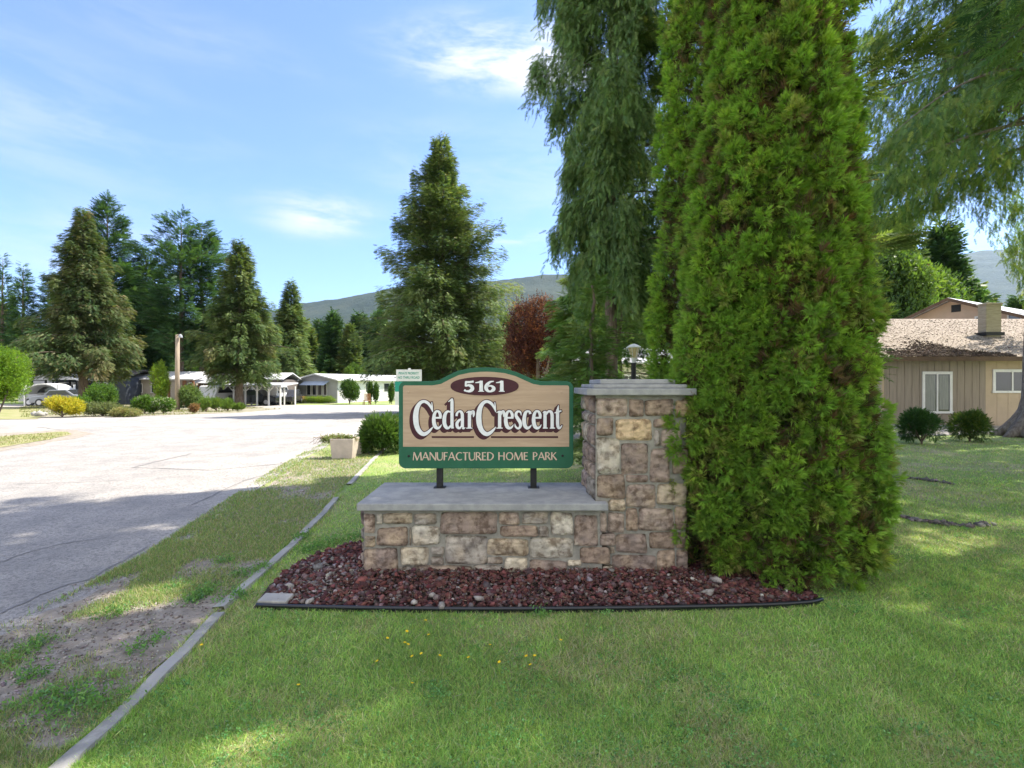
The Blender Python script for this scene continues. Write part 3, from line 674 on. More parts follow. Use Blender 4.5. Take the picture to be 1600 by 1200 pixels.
gn = [[(1188, 335, 58), (1188, 500, 62), (1188, 668, 62)], [(1143, 368, 10), (1175, 350, 24), (1195, 346, 40)], [(1146, 662, 18), (1190, 662, 22), (1240, 662, 18)], [(1212, 402, 28), (1250, 345, 40), (1296, 346, 54), (1322, 400, 62), (1325, 500, 62), (1325, 668, 62)], [(1280, 662, 18), (1325, 662, 22), (1380, 662, 18)]]
gt = [[(1448, 222, 8), (1436, 290, 40), (1430, 350, 62), (1430, 500, 62), (1432, 600, 62), (1452, 660, 50), (1484, 652, 34), (1517, 604, 10)], [(1370, 372, 14), (1430, 352, 36), (1504, 330, 26)]]
def sh(g_, dx): return [[(x+dx, y, w) for x, y, w in s] for s in g_]
B_ = 1477
WORD = gC+ge+gd+ga+gr+sh(gC, 1210)+sh(gr, 580)+sh(ge, B_+410-505)+sh(gs, B_)+sh(gc, B_)+sh(ge, B_+945-505)+sh(gn, B_)+sh(gt, B_)
b = MB()
for i, (dx, dy) in enumerate(((-60, 56), (-45, 42), (-30, 28), (-15, 14))):
    for j, s in enumerate(WORD): ribbon(b, s, TA, 13, -.0022-.0004*i-.00001*j, .0006, 4, off=(dx, dy))
for j, s in enumerate(WORD): ribbon(b, s, TA, 15, -.0050-.00001*j, .003, 4)
b.build('letter_shadow', M['plum'], board)
b = MB()
for j, s in enumerate(WORD): ribbon(b, s, TA, 0, -.0085-.00001*j, .0034, 5)
b.build('name_lettering', M['letter_white'], board)
b = MB()
for (a, c) in ((487, 1300), (1477+150, 1477+1440)):
    x0, z0 = TA(a, 852); x1, z1 = TA(c, 818); b.box(x0, x1, -.004, -.0016, z0, z1)
b.build('underline', M['plum'], board)
def TD(x, y): return (630+x/6.154-800)*K, CAMZ-(570+y/6.154-600)*K
d5 = [[(600, 166, 22), (640, 166, 20), (678, 160, 20)], [(606, 160, 22), (602, 190, 18), (600, 208, 14)], [(600, 205, 14), (630, 196, 22), (660, 210, 34), (664, 235, 36), (640, 252, 26), (612, 253, 16), (586, 247, 12)], [(588, 240, 18), (600, 250, 18)]]
d1 = [[(750, 153, 30), (750, 205, 34), (750, 258, 36)], [(695, 172, 8), (725, 168, 14), (752, 160, 22)], [(722, 255, 7), (778, 255, 7)]]
d6 = [[(872, 158, 8), (835, 166, 20), (805, 195, 34), (798, 225, 36), (812, 248, 26), (838, 256, 18), (866, 240, 34), (870, 222, 32), (850, 204, 18), (828, 204, 14), (810, 214, 10)]]
b = MB()
for j, s in enumerate(d5+d1+d6+sh(d1, 198)): ribbon(b, s, TD, 0, -.0095-.00001*j, .0036, 5)
b.build('number', M['letter_white'], board)
def caps_font():
    T, t_ = .17, .10
    return {'M': (1.02, [[(0, 1, t_), (.09, 0, t_)][::-1], [(.10, 0, T), (.5, 1, T)], [(.5, .95, t_), (.9, 0, t_)], [(.9, 0, T), (1.0, 1, T)]]),
     'A': (.80, [[(0, 1, t_), (.40, 0, t_)], [(.38, 0, T), (.8, 1, T)], [(.14, .66, t_), (.62, .66, t_)]]), 'N': (.80, [[(.06, 1, t_), (.06, 0, t_)], [(.04, 0, T), (.76, 1, T)], [(.76, 1, t_), (.76, 0, t_)]]),
     'U': (.74, [[(.06, 0, T), (.06, .6, T), (.18, .93, T*.9), (.40, .97, t_), (.60, .88, t_), (.68, .6, t_), (.68, 0, t_)]]), 'F': (.50, [[(.08, 0, T), (.08, 1, T)], [(.05, .05, t_), (.50, .05, t_)], [(.08, .48, t_), (.44, .48, t_)]]),
     'C': (.78, [[(.76, .12, t_), (.52, .04, t_), (.25, .14, T*.8), (.08, .5, T), (.24, .86, T*.8), (.52, .96, t_), (.76, .86, t_)]]), 'T': (.66, [[(.33, 0, T), (.33, 1, T)], [(0, .05, t_), (.66, .05, t_)]]),
     'R': (.68, [[(.08, 0, T), (.08, 1, T)], [(.08, .05, t_), (.35, .05, t_), (.52, .25, T*.8), (.36, .48, t_), (.08, .5, t_)], [(.30, .5, T), (.68, 1, T)]]), 'E': (.54, [[(.08, 0, T), (.08, 1, T)], [(.05, .05, t_), (.52, .05, t_)], [(.08, .48, t_), (.46, .48, t_)], [(.05, .95, t_), (.54, .95, t_)]]),
     'D': (.78, [[(.08, 0, T), (.08, 1, T)], [(.05, .05, t_), (.38, .05, t_), (.70, .28, T*.8), (.72, .6, T), (.45, .93, t_), (.05, .95, t_)]]), 'H': (.80, [[(.08, 0, T), (.08, 1, T)], [(.72, 0, T), (.72, 1, T)], [(.08, .47, t_), (.72, .47, t_)]]),
     'O': (.94, [[(.47, .04, t_), (.2, .15, T*.8), (.07, .5, T), (.2, .85, T*.8), (.47, .96, t_), (.74, .85, T*.8), (.87, .5, T), (.74, .15, T*.8), (.47, .04, t_)]]), 'P': (.60, [[(.08, 0, T), (.08, 1, T)], [(.08, .05, t_), (.35, .05, t_), (.52, .27, T*.8), (.36, .52, t_), (.08, .54, t_)]]),
     'K': (.70, [[(.08, 0, T), (.08, 1, T)], [(.62, 0, t_), (.12, .5, t_)], [(.22, .42, T), (.70, 1, T)]])}
FONT_ = caps_font()
def word(mb, text, x0, x1, y0, y1, tr, y, dep):
    h = y1-y0; tot = sum(FONT_[c][0] for c in text)*h; gap = ((x1-x0)-tot)/(len(text)-1); x = x0; j = 0; kx = 1
    if gap < h*.05: gap = h*.05; kx = ((x1-x0)-gap*(len(text)-1))/tot
    for c in text:
        w, st = FONT_[c]
        for s in st:
            ribbon(mb, [(x+a*h*kx, y0+b_*h, ww*h) for a, b_, ww in s], tr, 0, y-.00002*(j % 9), dep, 5); j += 1
        x += w*h*kx+gap
def TF(x, y): return (630+x/6.154-800)*K, CAMZ-(695+y/6.154-600)*K
for w_, a_, c_, e_ in (('MANUFACTURED', 97, 868, 149), ('HOME', 915, 1200, 147), ('PARK', 1247, 1475, 146)): b = MB(); word(b, w_, a_, c_, 71, e_, TF, -.003, .0024); b.build('caption_word', M['cream'], board)
for (zx, zy) in ((355, 290), (1310, 290), (355, 690), (1316, 688)):
    x, z = Z1(zx, zy); b = MB(); b.tube([(x, .002, z), (x, -.004, z), (x, -.006, z)], [.0105, .0105, .006], 14); b.build('bolt', M['sign_wood'] if zy < 400 else M['black_metal'], board)
for zx in (543, 1136):
    x = Z1(zx, 0)[0]; b = MB(); b.box(x-.027, x+.027, .0385, .092, .588, 1.30); b.build('post', M['black_metal'], sign, bevel=.003)
    b = MB(); b.box(x-.05, x+.05, .02, .115, .5885, .594); b.build('foot_plate', M['black_metal'], sign)

# ------------------------------------------------------------------ rock bed in front of the wall
bed = [(-1.72, 3.40), (-1.0, 3.375), (0, 3.36), (1.0, 3.385), (1.7, 3.425), (2.0, 3.465), (2.12, 3.56), (2.4, 4.4), (2.3, 5.0), (1.5, 5.2), (1.5, 4.6), (1.3, 3.99), (-1.14, 3.97), (-1.14, 4.75), (-1.45, 4.7), (-1.72, 4.35), (-1.80, 3.8)]
sheet('rock_bed', bed, M['soil'], .012)
def in_poly(x, y, poly):
    x = np.asarray(x); y = np.asarray(y); c = np.zeros(len(x), bool); n = len(poly)
    for i in range(n):
        x0, y0 = poly[i]; x1, y1 = poly[(i+1) % n]
        if y0 == y1: continue
        k = ((y0 > y) != (y1 > y)) & (x < (x1-x0)*(y-y0)/(y1-y0)+x0); c ^= k
    return c
def ico():
    bm = bmesh.new(); bmesh.ops.create_icosphere(bm, subdivisions=2, radius=1)
    V = np.array([v.co[:] for v in bm.verts]); F = np.array([[v.index for v in f.verts] for f in bm.faces]); bm.free(); return V, F
def ico1():
    bm = bmesh.new(); bmesh.ops.create_icosphere(bm, subdivisions=1, radius=1)
    V = np.array([v.co[:] for v in bm.verts]); F = np.array([[v.index for v in f.verts] for f in bm.faces]); bm.free(); return V, F
IV, IF = ico1()
def rocks(name, P_, S, cols, mt, seed, label, flat=.7, rough=.28):
    r = _seed(seed); n = len(P_); k = len(IV)
    q = IV[None]*(1+rough*r.randn(n, k, 1)); sc = r.uniform(.6, 1.35, (n, 1, 3)); sc[:, :, 2] *= flat; q = q*sc
    # random turn
    a = r.rand(n)*6.283; ca, sa = np.cos(a)[:, None], np.sin(a)[:, None]; x = q[:, :, 0]*ca-q[:, :, 1]*sa; y = q[:, :, 0]*sa+q[:, :, 1]*ca
    t_ = r.uniform(-.5, .5, n); ct, st = np.cos(t_)[:, None], np.sin(t_)[:, None]; z = q[:, :, 2]*ct+x*st; x = x*ct-q[:, :, 2]*st
    V = np.stack([x, y, z], 2)*S[:, None, None]+P_[:, None, :]
    F = (IF[None]+(np.arange(n)*k)[:, None, None]).reshape(-1, 3)
    return np_mesh(name, V.reshape(-1, 3), F, mt, None, np.repeat(cols, k, 0))
n = 22000; x = rng.uniform(-1.85, 3.1, n); y = rng.uniform(3.36, 4.75, n)
k = in_poly(x, y, [(-1.68, 3.43), (-1, 3.41), (0, 3.40), (1, 3.42), (1.7, 3.46), (2.1, 3.52), (2.2, 4.2), (1.5, 4.4), (1.3, 3.96), (-1.17, 3.93), (-1.17, 4.7), (-1.45, 4.62), (-1.68, 4.3), (-1.74, 3.8)]); x, y = x[k], y[k]; n = len(x)
S = .006+.017*rng.rand(n)**1.8; S = S*(1+.7*(rng.rand(n) < .05))
hgt = np.clip((y-3.40)/.5, 0, 1)*.045*(x < 1.35)+.012
c = palette(rng, n, [(.15, .055, .05, 5), (.105, .045, .047, 4), (.19, .08, .065, 2), (.15, .105, .105, 3), (.26, .22, .21, .9), (.42, .38, .35, .2)], jit=.3)
edge = np.clip(1-np.abs(x+1.45)/.35, 0, 1)*(y < 4.2); gk = rng.rand(n) < edge*.35
c[gk] = palette(rng, n, [(.30, .27, .25, 3), (.20, .18, .18, 3), (.42, .38, .33, 1)])[gk]
o = rocks('lava_rock', np.stack([x, y, hgt+rng.rand(n)*.022], 1), S, c, M['lava'], 5, ''); tag(o, 'dark red and purple crushed lava rock covering the bed', 'rock', kind='stuff')
k2 = rng.rand(2600); lx = rng.uniform(-1.65, 1.9, 2600); ly = 3.43+.52*rng.rand(2600)**1.3; kk = in_poly(lx, ly, [(-1.68, 3.43), (0, 3.40), (1, 3.42), (1.9, 3.5), (1.9, 3.9), (1.3, 3.96), (-1.68, 3.93)]); lx, ly = lx[kk], ly[kk]; m2 = len(lx)
V, Cc = stamp(np.array([[[0, -.035, 0], [0, .035, 0], [1, 0, .05]]]), np.stack([lx, ly, np.clip((ly-3.40)/.5, 0, 1)*.045*(lx < 1.35)+.038+.01*rng.rand(m2)], 1), np.stack([rng.randn(m2), rng.randn(m2), .12*rng.randn(m2)], 1), rng.randn(m2, 3)*.2+[0, 0, 1], rng.uniform(.02, .055, m2), palette(rng, m2, [(.34, .26, .17, 3), (.22, .15, .09, 3), (.44, .38, .28, 1)]))
o = np_mesh('dry_litter', V, np.arange(len(V)).reshape(-1, 3), M['grass'], None, Cc); tag(o, 'dry needles and straw scattered over the red rock', 'litter', kind='stuff')
# a few larger pale stones one can count
for i, (px, py, s_) in enumerate(((487, 890, .035), (452, 915, .045), (437, 930, .03), (597, 920, .032), (676, 929, .035), (690, 945, .03), (647, 940, .028), (750, 934, .035), (1120, 905, .05), (1105, 925, .045), (484, 938, .03), (520, 905, .03))):
    gx, gy = (px-800)/800*(1.45*800/(py-600)), 1.45*800/(py-600); r = _seed(i+50)
    V = IV*(1+.16*r.randn(len(IV), 1))*np.array([1.3, .9, .6])*s_
    o = np_mesh('pale_stone', V, IF, M['lava'], None, np.tile(np.array([[.40, .37, .33]])*(.8+.4*r.rand()), (len(IV), 1))); o.location = (gx, gy, .045); o.rotation_euler = (0, .2, r.rand()*6)
    tag(o, 'pale grey stone lying among the red lava rock', 'stone', 'pale stones among the lava rock')
b = MB(); pts = [(-1.70, 3.405), (-1.2, 3.375), (-.5, 3.352), (0, 3.35), (.6, 3.362), (1.2, 3.385), (1.7, 3.415), (2.0, 3.455), (2.12, 3.50)]
sp = smooth_pts([(a, c_, 0) for a, c_ in pts], 5); b.tube([(a, c_, .030) for a, c_, _ in sp], .013, 8)
for a, c_ in zip(sp[:-1], sp[1:]): b.add([(a[0], a[1]-.001, -.02), (c_[0], c_[1]-.001, -.02), (c_[0], c_[1]-.001, .03), (a[0], a[1]-.001, .03), (a[0], a[1]+.004, -.02), (c_[0], c_[1]+.004, -.02), (c_[0], c_[1]+.004, .03), (a[0], a[1]+.004, .03)], [(0, 1, 2, 3), (7, 6, 5, 4)])
o = b.build('lawn_edging', M['black_plastic'], smooth=True); tag(o, 'black plastic edging strip curving along the front of the lava rock bed', 'edging')
b = MB(); b.box(-.10, .10, -.055, .055, 0, .028); o = b.build('paver', M['concrete'], bevel=.006, loc=(-1.60, 3.47, .03)); o.rotation_euler = (R(6), 0, R(-4)); tag(o, 'small pale concrete paver at the left corner of the rock bed', 'paver')

# ------------------------------------------------------------------ the big cedar beside the pillar
def arb_arrays(seed, stems, H, nclump, per, size, zmax_dense=5.6):
    """stems: (x, y, [(z, r)...]); clumps of upswept flat sprays over each stem's surface"""
    r = _seed(seed); Ps = []; As = []; Us = []; Cs = []; Ss = []
    for si, (sx, sy, prof, share) in enumerate(stems):
        pz = [a for a, _ in prof]; pr = [b_ for _, b_ in prof]; n = int(nclump*share)
        z = r.rand(n)**1.05*pz[-1]; th = r.rand(n)*6.283
        rr = np.interp(z, pz, pr)*(1+.30*(fnoise(np.cos(th)*4+20, np.sin(th)*4+z*1.1+20, 1.3, si+2, 2)-.5)*2)*(1-.22*r.rand(n)**2.2)
        cr = r.uniform(.05, .15, n)*np.clip(rr/.5, .35, 1)
        tk = 1-.62*z/H
        C_ = np.stack([sx*tk+np.cos(th)*(rr-cr*.6), sy*tk+np.sin(th)*(rr-cr*.6), z+.05], 1); outw = np.stack([np.cos(th), np.sin(th), 0*th], 1)
        pp = np.where(C_[:, 2] > zmax_dense, per//3, per); idx = np.repeat(np.arange(n), pp); m_ = len(idx)
        d = r.randn(m_, 3); d[:, 2] *= 1.0; d /= np.linalg.norm(d, axis=1, keepdims=True); d = d+outw[idx]*.75; d /= np.linalg.norm(d, axis=1, keepdims=True)
        rad = cr[idx]*r.uniform(.55, 1.05, m_)
        p = C_[idx]+d*rad[:, None]*np.array([[1, 1, 1.35]])
        a = d*.8+outw[idx]*.35+np.array([[0, 0, .15]])+r.randn(m_, 3)*.45
        Ps.append(p); As.append(a); Us.append(r.randn(m_, 3)); Ss.append(size*r.uniform(.6, 1.25, m_)*np.where(p[:, 2] > zmax_dense, 1.6, 1))
        brown = (fnoise(th*5, z*3, .9, 9+si) > .66)
        c = palette(r, m_, PAL_ARB)*.5+palette(r, m_, PAL_ARB, idx)*.5
        tipk = np.clip((rad/cr[idx]-.7)*3, 0, 1)[:, None]; c = c*(1-.35*tipk)+np.array([[.36, .54, .06]])*.35*tipk      # young growth at the ends
        c = c*(1-.5*brown[idx][:, None]*(r.rand(m_, 1) < .6))+np.array([[.26, .18, .085]])*.5*brown[idx][:, None]*(r.rand(m_, 1) < .6)
        Cs.append(c)
        # dry inner twigs seen through the gaps
        k = int(n*4); z2 = r.rand(k)*pz[-1]*.97; t2 = r.rand(k)*6.283; r2 = np.interp(z2, pz, pr)*r.uniform(.55, .80, k)
        Ps.append(np.stack([sx*(1-.62*z2/H)+np.cos(t2)*r2, sy*(1-.62*z2/H)+np.sin(t2)*r2, z2], 1)); As.append(np.stack([np.cos(t2), np.sin(t2), 0*t2+.8], 1)+r.randn(k, 3)*.4); Us.append(r.randn(k, 3)); Ss.append(np.full(k, size*1.7))
        Cs.append(palette(r, k, [(.16, .11, .06, 3), (.09, .11, .04, 2)]))
    P_ = np.concatenate(Ps); lo = P_[:, 2] > .02; P_ = P_[lo]
    return stamp(T_CEDAR, P_, np.concatenate(As)[lo], np.concatenate(Us)[lo], np.concatenate(Ss)[lo], np.concatenate(Cs)[lo])
arb = thing('columnar_cedar', 'tall dense bright green columnar cedar crowding the right side of the stone pillar', 'tree', (2.20, 4.36, 0))
stems = [(0, 0, [(0, .45), (.3, .60), (.7, .66), (1.3, .66), (2.0, .62), (3.2, .54), (4.6, .42), (6, .30), (7.5, .16), (8.6, .04)], .75),
         (-.36, .86, [(0, .4), (1.2, .46), (2.5, .50), (3.6, .48), (5, .46), (7.5, .48), (9.6, .36), (10.8, .04)], .50),
         (-.60, -.24, [(0, .22), (.5, .32), (1.2, .36), (1.8, .30), (2.6, .20), (3.2, .04)], .14)]
for a_, of, q_, top in ((-2.75, .50, .40, 5.2), (-2.15, .46, .36, 6.6), (-1.62, .50, .40, 7.4), (-1.05, .48, .36, 5.8), (-.55, .46, .37, 7.0), (0.0, .44, .35, 6.0), (.6, .43, .38, 7.0), (1.5, .45, .40, 6.5), (2.7, .48, .38, 7.2)):
    stems.append((math.cos(a_)*of, math.sin(a_)*of, [(0, q_*.7), (.5, q_), (1.5, q_*1.0), (3, q_*.85), (top*.75, q_*.5), (top, .04)], .19))
V, Cc = arb_arrays(3, stems, 8.6, 2100, 38, .062)
np_mesh('crown', V, np.arange(len(V)).reshape(-1, 3), M['leaf'], arb, Cc)
b = MB(); r = _seed(4)
for sx, sy, prof, _ in stems: b.tube([(sx*.4, sy*.4, -.05), (sx*.8, sy*.8, .8), (sx*.78, sy*.78, 3), (sx*.5, sy*.5, prof[-1][0]*.9)], [.11, .09, .06, .01], 7)
b.build('trunk', M['bark'], arb, smooth=True)

# ------------------------------------------------------------------ near spruces
def XT(px, Y): return PX(px, Y)
conifer('weeping_spruce', 'tall dark weeping spruce with hanging curtains of twigs rising behind the stone pillar', XT(957, 9.0), 9.0, 15.5, 1.25, 3.2, 125, 1350, .15, 21, M['bark'], r0=.12, limb_r=.018,
        up=.12, droop=.28, hang=.1, tmpl=T_NEAR, pal=PAL_NORWAY, power=.45, lat=.9, strand=7, hlen=(.2, .8), rag=.6, gap=.12)
conifer('young_hemlock', 'airy light green young hemlock between the sign and the lamp post', XT(912, 12.3), 12.3, 4.5, 1.15, .5, 90, 330, .20, 22, M['bark'], r0=.07, limb_r=.012,
        up=.05, droop=.35, tmpl=T_NEAR, pal=PAL_HEMLOCK, power=.55, lat=1.0, gap=.1)
conifer('young_hemlock', 'small bushy hemlock with light green boughs close behind the right half of the sign', XT(926, 7.6), 7.6, 3.0, .60, .3, 60, 160, .13, 122, M['bark'], r0=.04, limb_r=.008,
        up=.08, droop=.35, tmpl=T_NEAR, pal=PAL_HEMLOCK, power=.6, lat=1.0, gap=.1)
conifer('young_hemlock', 'thin twin trunked hemlock with sparse light green boughs in front of the cream house', XT(968, 14.5), 14.5, 7.4, 2.2, .9, 90, 380, .22, 23, M['bark'], r0=.09, limb_r=.014,
        up=.05, droop=.4, tmpl=T_NEAR, pal=PAL_HEMLOCK, power=.5, lat=1.0, gap=.1)
# the old spruce at the right: long sweeping limbs with curtains
V, Cc, limbs = conifer_arrays(24, 20, 8.0, 8.1, 84, 2500, .26, up=-.16, droop=.30, hang=.15, tmpl=T_NEAR, pal=[(.10, .20, .075, 5), (.16, .27, .08, 4), (.30, .38, .10, 3), (.06, .11, .05, 1)], power=.42, lat=.66, strand=7, hlen=(.3, 1.2))
bt = limb_mesh(limbs, 20, .66, .05, 24, lean=(.5, .2), flare=1.55, limb_r=.055, n=20, wob=.05)
old = add_tree('old_spruce', 'huge old spruce with flared grey trunk at the right edge, limbs sweeping over the lawn', 'tree', 15.15, 14.4, (V, Cc), bt, M['needle'], M['bark_grey'])
tx = [o for o in old.children if o.name.startswith('trunk')][0]; sm = tx.modifiers.new('s', 'SUBSURF'); sm.levels = 1; sm.render_levels = 1
# roots flaring from its foot
for k, a in enumerate((2.6, 3.1, 3.7, 4.4, 5.1, .4, 1.4)):
    b = MB(); c_, s_ = math.cos(a), math.sin(a); b.tube([(c_*.35, s_*.35, .95), (c_*.68, s_*.68, .40), (c_*.98, s_*.98, .12), (c_*1.3, s_*1.3, -.06)], [.20, .20, .15, .05], 8); b.build('root', M['bark_grey'], old, smooth=True)
# trees on the right outside the picture, which shade the lawn
conifer('shade_tree', 'tall spruce standing on the lawn right of the picture', 9.0, 4.6, 17, 3.4, 5.4, 70, 120, .42, 25, r0=.25, up=.1, droop=.4, pal=PAL_FIR, power=.6, gap=.4)
conifer('shade_tree', 'high crowned spruce between the others on the right lawn', 9.6, 7.0, 18, 3.4, 6.8, 72, 130, .42, 26, r0=.25, up=.1, droop=.3, pal=PAL_FIR, power=.5, gap=.36)
conifer('shade_tree', 'spruce near the photographer on the right', 7.2, 1.2, 15, 3.2, 5.5, 70, 130, .42, 27, r0=.22, up=.1, droop=.4, pal=PAL_FIR, power=.6, gap=.42)
conifer('back_cedar', 'second cedar hidden behind the big columnar one', 3.85, 7.8, 20, 1.7, .6, 130, 240, .26, 28, r0=.14, up=.5, droop=.3, pal=PAL_RED, power=.3)

# ------------------------------------------------------------------ trees in the middle distance
GT = 'tall conifers along the left of the park'
conifer('red_cedar', 'broad pyramid shaped olive green cedar behind the wooden sign', XT(690, 28), 28, 14.9, 4.35, 1.5, 400, 560, .25, 31, r0=.26, up=.38, droop=.45, hang=.2, pal=PAL_RED, power=.86, lat=1.0, thick=.7)
conifer('red_cedar', 'brownish green cedar with a bare trunk above the yellow shrub at left', XT(130, 40), 40, 15.2, 3.9, 2.8, 280, 380, .36, 32, r0=.34, up=.22, droop=.45, hang=.25, pal=PAL_BROWNY, power=.85, lat=1.0, thick=.6, group=GT)
conifer('douglas_fir', 'tallest dark fir behind the brownish cedar at left', XT(168, 54), 54, 21.3, 6.2, 2.0, 150, 230, .72, 33, r0=.4, up=.40, droop=.30, pal=PAL_FIR, power=.8, lat=.9, thick=.4, group=GT)
conifer('douglas_fir', 'open crowned tall fir with a bare lower trunk left of the light pole top', XT(283, 52), 52, 19.0, 5.0, 5.0, 84, 210, .66, 34, r0=.34, up=.30, droop=.25, pal=PAL_FIR, power=.45, gap=.2, lat=.9, thick=.5, group=GT)
conifer('douglas_fir', 'slightly lower fir standing close right of the open crowned fir', XT(315, 54), 54, 18.6, 4.3, 4.0, 95, 200, .66, 35, r0=.32, up=.30, droop=.25, pal=PAL_FIR, power=.5, gap=.15, lat=.9, thick=.5, group=GT)
conifer('douglas_fir', 'dark drooping fir between the two tallest firs at left', XT(228, 57), 57, 16.2, 4.6, 1.5, 120, 210, .72, 36, r0=.32, up=.25, droop=.35, pal=PAL_FIR, power=.5, lat=.9, thick=.6, group=GT)
conifer('red_cedar', 'dense olive cedar with a short bare trunk beside the white carport', XT(374, 42), 42, 13.4, 3.4, 2.2, 260, 380, .35, 37, r0=.34, up=.32, droop=.42, hang=.25, pal=PAL_RED, power=.82, lat=1.0, thick=.6, group=GT)
conifer('red_cedar', 'smaller olive cedar left of the central white mobile home', XT(455, 58), 58, 13.3, 3.1, .8, 200, 220, .55, 38, r0=.3, up=.35, droop=.4, hang=.2, pal=PAL_RED, power=.85, lat=1.0, thick=.6, group=GT)
conifer('douglas_fir', 'slender dark fir second from the left edge', XT(36, 60), 60, 15.8, 2.6, 1.0, 90, 120, .60, 39, r0=.3, up=.3, droop=.3, pal=PAL_FIR, power=.85, group=GT)
conifer('douglas_fir', 'dark fir cut by the left edge of the picture', XT(4, 62), 62, 17.4, 3.0, 1.0, 90, 120, .62, 40, r0=.3, up=.3, droop=.3, pal=PAL_FIR, power=.8, group=GT)
conifer('douglas_fir', 'low broad fir behind the dark house at left', XT(88, 62), 62, 15.5, 4.6, .8, 90, 150, .66, 41, r0=.3, up=.25, droop=.3, pal=PAL_FIR, power=.7, group=GT)
# a belt of trees behind the homes; five sorts, copied
belt = []
for i, (kind, pal, H, Rr) in enumerate((('belt_fir', PAL_FIR, 13, 3.2), ('belt_fir', PAL_RED, 12, 3.0), ('belt_fir', PAL_FIR, 14, 2.6))):
    V, Cc, limbs = conifer_arrays(60+i, H, Rr, .4, 120, 130, .95, up=.35, droop=.3, tmpl=T_FAR, pal=pal, power=.8, thick=.4)
    belt.append(((V, Cc), limb_mesh(limbs, H, .25, .03, i, every=999), 'needle'))
for i, (pal) in enumerate(([(.09, .17, .03, 3), (.13, .22, .04, 3), (.06, .12, .025, 2)], [(.05, .10, .03, 3), (.07, .13, .035, 3)])):
    V, Cc = bush_arrays(70+i, 3.2, 3.2, 4.6, 6500, .55, pal, T_LEAF, lobes=14, up=.3, lobe_r=.42); V[:, 2] += 1.2
    b = MB(); b.tube([(0, 0, -.1), (0, 0, 3.5), (.2, 0, 6)], [.2, .15, .05], 7); belt.append(((V, Cc), b, 'leaf_soft'))
protos = [None]*5
spots = []
r = _seed(90)
for px in range(-150, 640, 24): spots.append((px+r.uniform(-9, 9), r.uniform(74, 96), r.choice([0, 1, 2, 3, 4], p=[.36, .26, .24, .06, .08]), r.uniform(.78, 1.12)))
spots += [(552, 70, 3, .58), (504, 66, 3, .42), (335, 66, 3, .8), (480, 80, 1, .9), (590, 84, 2, .95), (525, 86, 1, .95), (610, 78, 1, .9), (420, 72, 4, .8), (560, 88, 0, 1.05)]
for px in range(790, 1100, 44): spots.append((px+r.uniform(-9, 9), r.uniform(44, 58), r.choice([0, 1, 4]), r.uniform(.6, .8)))
for px, Y, k_, s_ in ((1340, 42, 4, 1.25), (1372, 46, 0, 1.2), (1400, 40, 4, 1.1), (1432, 48, 1, 1.15), (1470, 44, 3, 1.0), (1505, 52, 4, 1.15), (1545, 50, 3, .85), (1590, 60, 0, .9), (1385, 36, 3, .9), (1640, 56, 4, 1), (1300, 44, 1, 1.2), (1250, 44, 0, 1.2), (1520, 46, 1, .9), (1362, 34, 4, 1.2), (1410, 33.5, 3, 1.25), (1450, 38, 4, 1.2), (1388, 39, 1, 1.2), (1475, 41, 0, 1.1)): spots.append((px, Y, k_, s_))
words = ['dark fir', 'olive cedar', 'slim dark fir', 'bright green broadleaf tree', 'mid green broadleaf tree']
for i, (px, Y, k_, s_) in enumerate(spots):
    where = 'in the belt behind the homes at left' if px < 640 else ('behind the cream house past the sign' if px < 1150 else 'behind the tan house at right')
    lab = words[k_]+' '+where; x = XT(px, Y)
    if protos[k_] is None:
        lf, tb, mm = belt[k_]; t_ = add_tree(['fir_tree', 'cedar_tree', 'fir_tree', 'broadleaf_tree', 'broadleaf_tree'][k_], lab, 'tree', x, Y, lf, tb, M[mm], M['bark'], 0, 'trees in the background belt'); protos[k_] = t_
    else: t_ = copy_tree(protos[k_])
    t_.location = (x, Y, gz(Y)); t_.rotation_euler[2] = r.uniform(0, 6); t_.scale = (s_*r.uniform(.85, 1.1),)*2+(s_,); t_['label'] = lab; t_['group'] = lab+' seen as a row'
# far wooded rise
n = 5200; r = _seed(91); Y = r.uniform(130, 420, n); X = r.uniform(-1.15, 1.25, n)*Y; Hh = r.uniform(9, 17, n)
base_h = np.clip((Y-130)/290, 0, 1)*16
T_CONE = []
for k in range(7):
    a0, a1 = k*2*math.pi/7, (k+1)*2*math.pi/7; T_CONE.append([[0, math.cos(a0)*.16, math.sin(a0)*.16], [0, math.cos(a1)*.16, math.sin(a1)*.16], [.55, 0, 0]]); T_CONE.append([[.3, math.cos(a0)*.11, math.sin(a0)*.11], [.3, math.cos(a1)*.11, math.sin(a1)*.11], [.8, 0, 0]]); T_CONE.append([[.6, math.cos(a0+.4)*.06, math.sin(a0+.4)*.06], [.6, math.cos(a1+.4)*.06, math.sin(a1+.4)*.06], [1, 0, 0]])
T_CONE = np.array(T_CONE)
V, Cc = stamp(T_CONE, np.stack([X, Y, -1+base_h], 1), np.stack([r.randn(n)*.03, r.randn(n)*.03, 1+0*X], 1), r.randn(n, 3), Hh, palette(r, n, [(.030, .062, .025, 4), (.045, .08, .03, 3), (.07, .12, .035, 1)]))
o = np_mesh('far_forest', V, np.arange(len(V)).reshape(-1, 3), M['needle'], None, Cc); tag(o, 'dark wooded rise beyond the homes at the foot of the mountain', 'forest', kind='stuff')
def hill_arrays():
    ys = np.linspace(120, 520, 20); xs = np.linspace(-1.4, 1.5, 60); V = []
    for y in ys: V.append(np.stack([xs*y, 0*xs+y, 0*xs-1.2+np.clip((y-130)/290, 0, 1)*16*(1 if y < 450 else (520-y)/70)], 1))
    V = np.concatenate(V); i, j = np.meshgrid(np.arange(19), np.arange(59), indexing='ij'); a = (i*60+j).ravel(); return V, np.stack([a, a+1, a+61, a+60], 1)
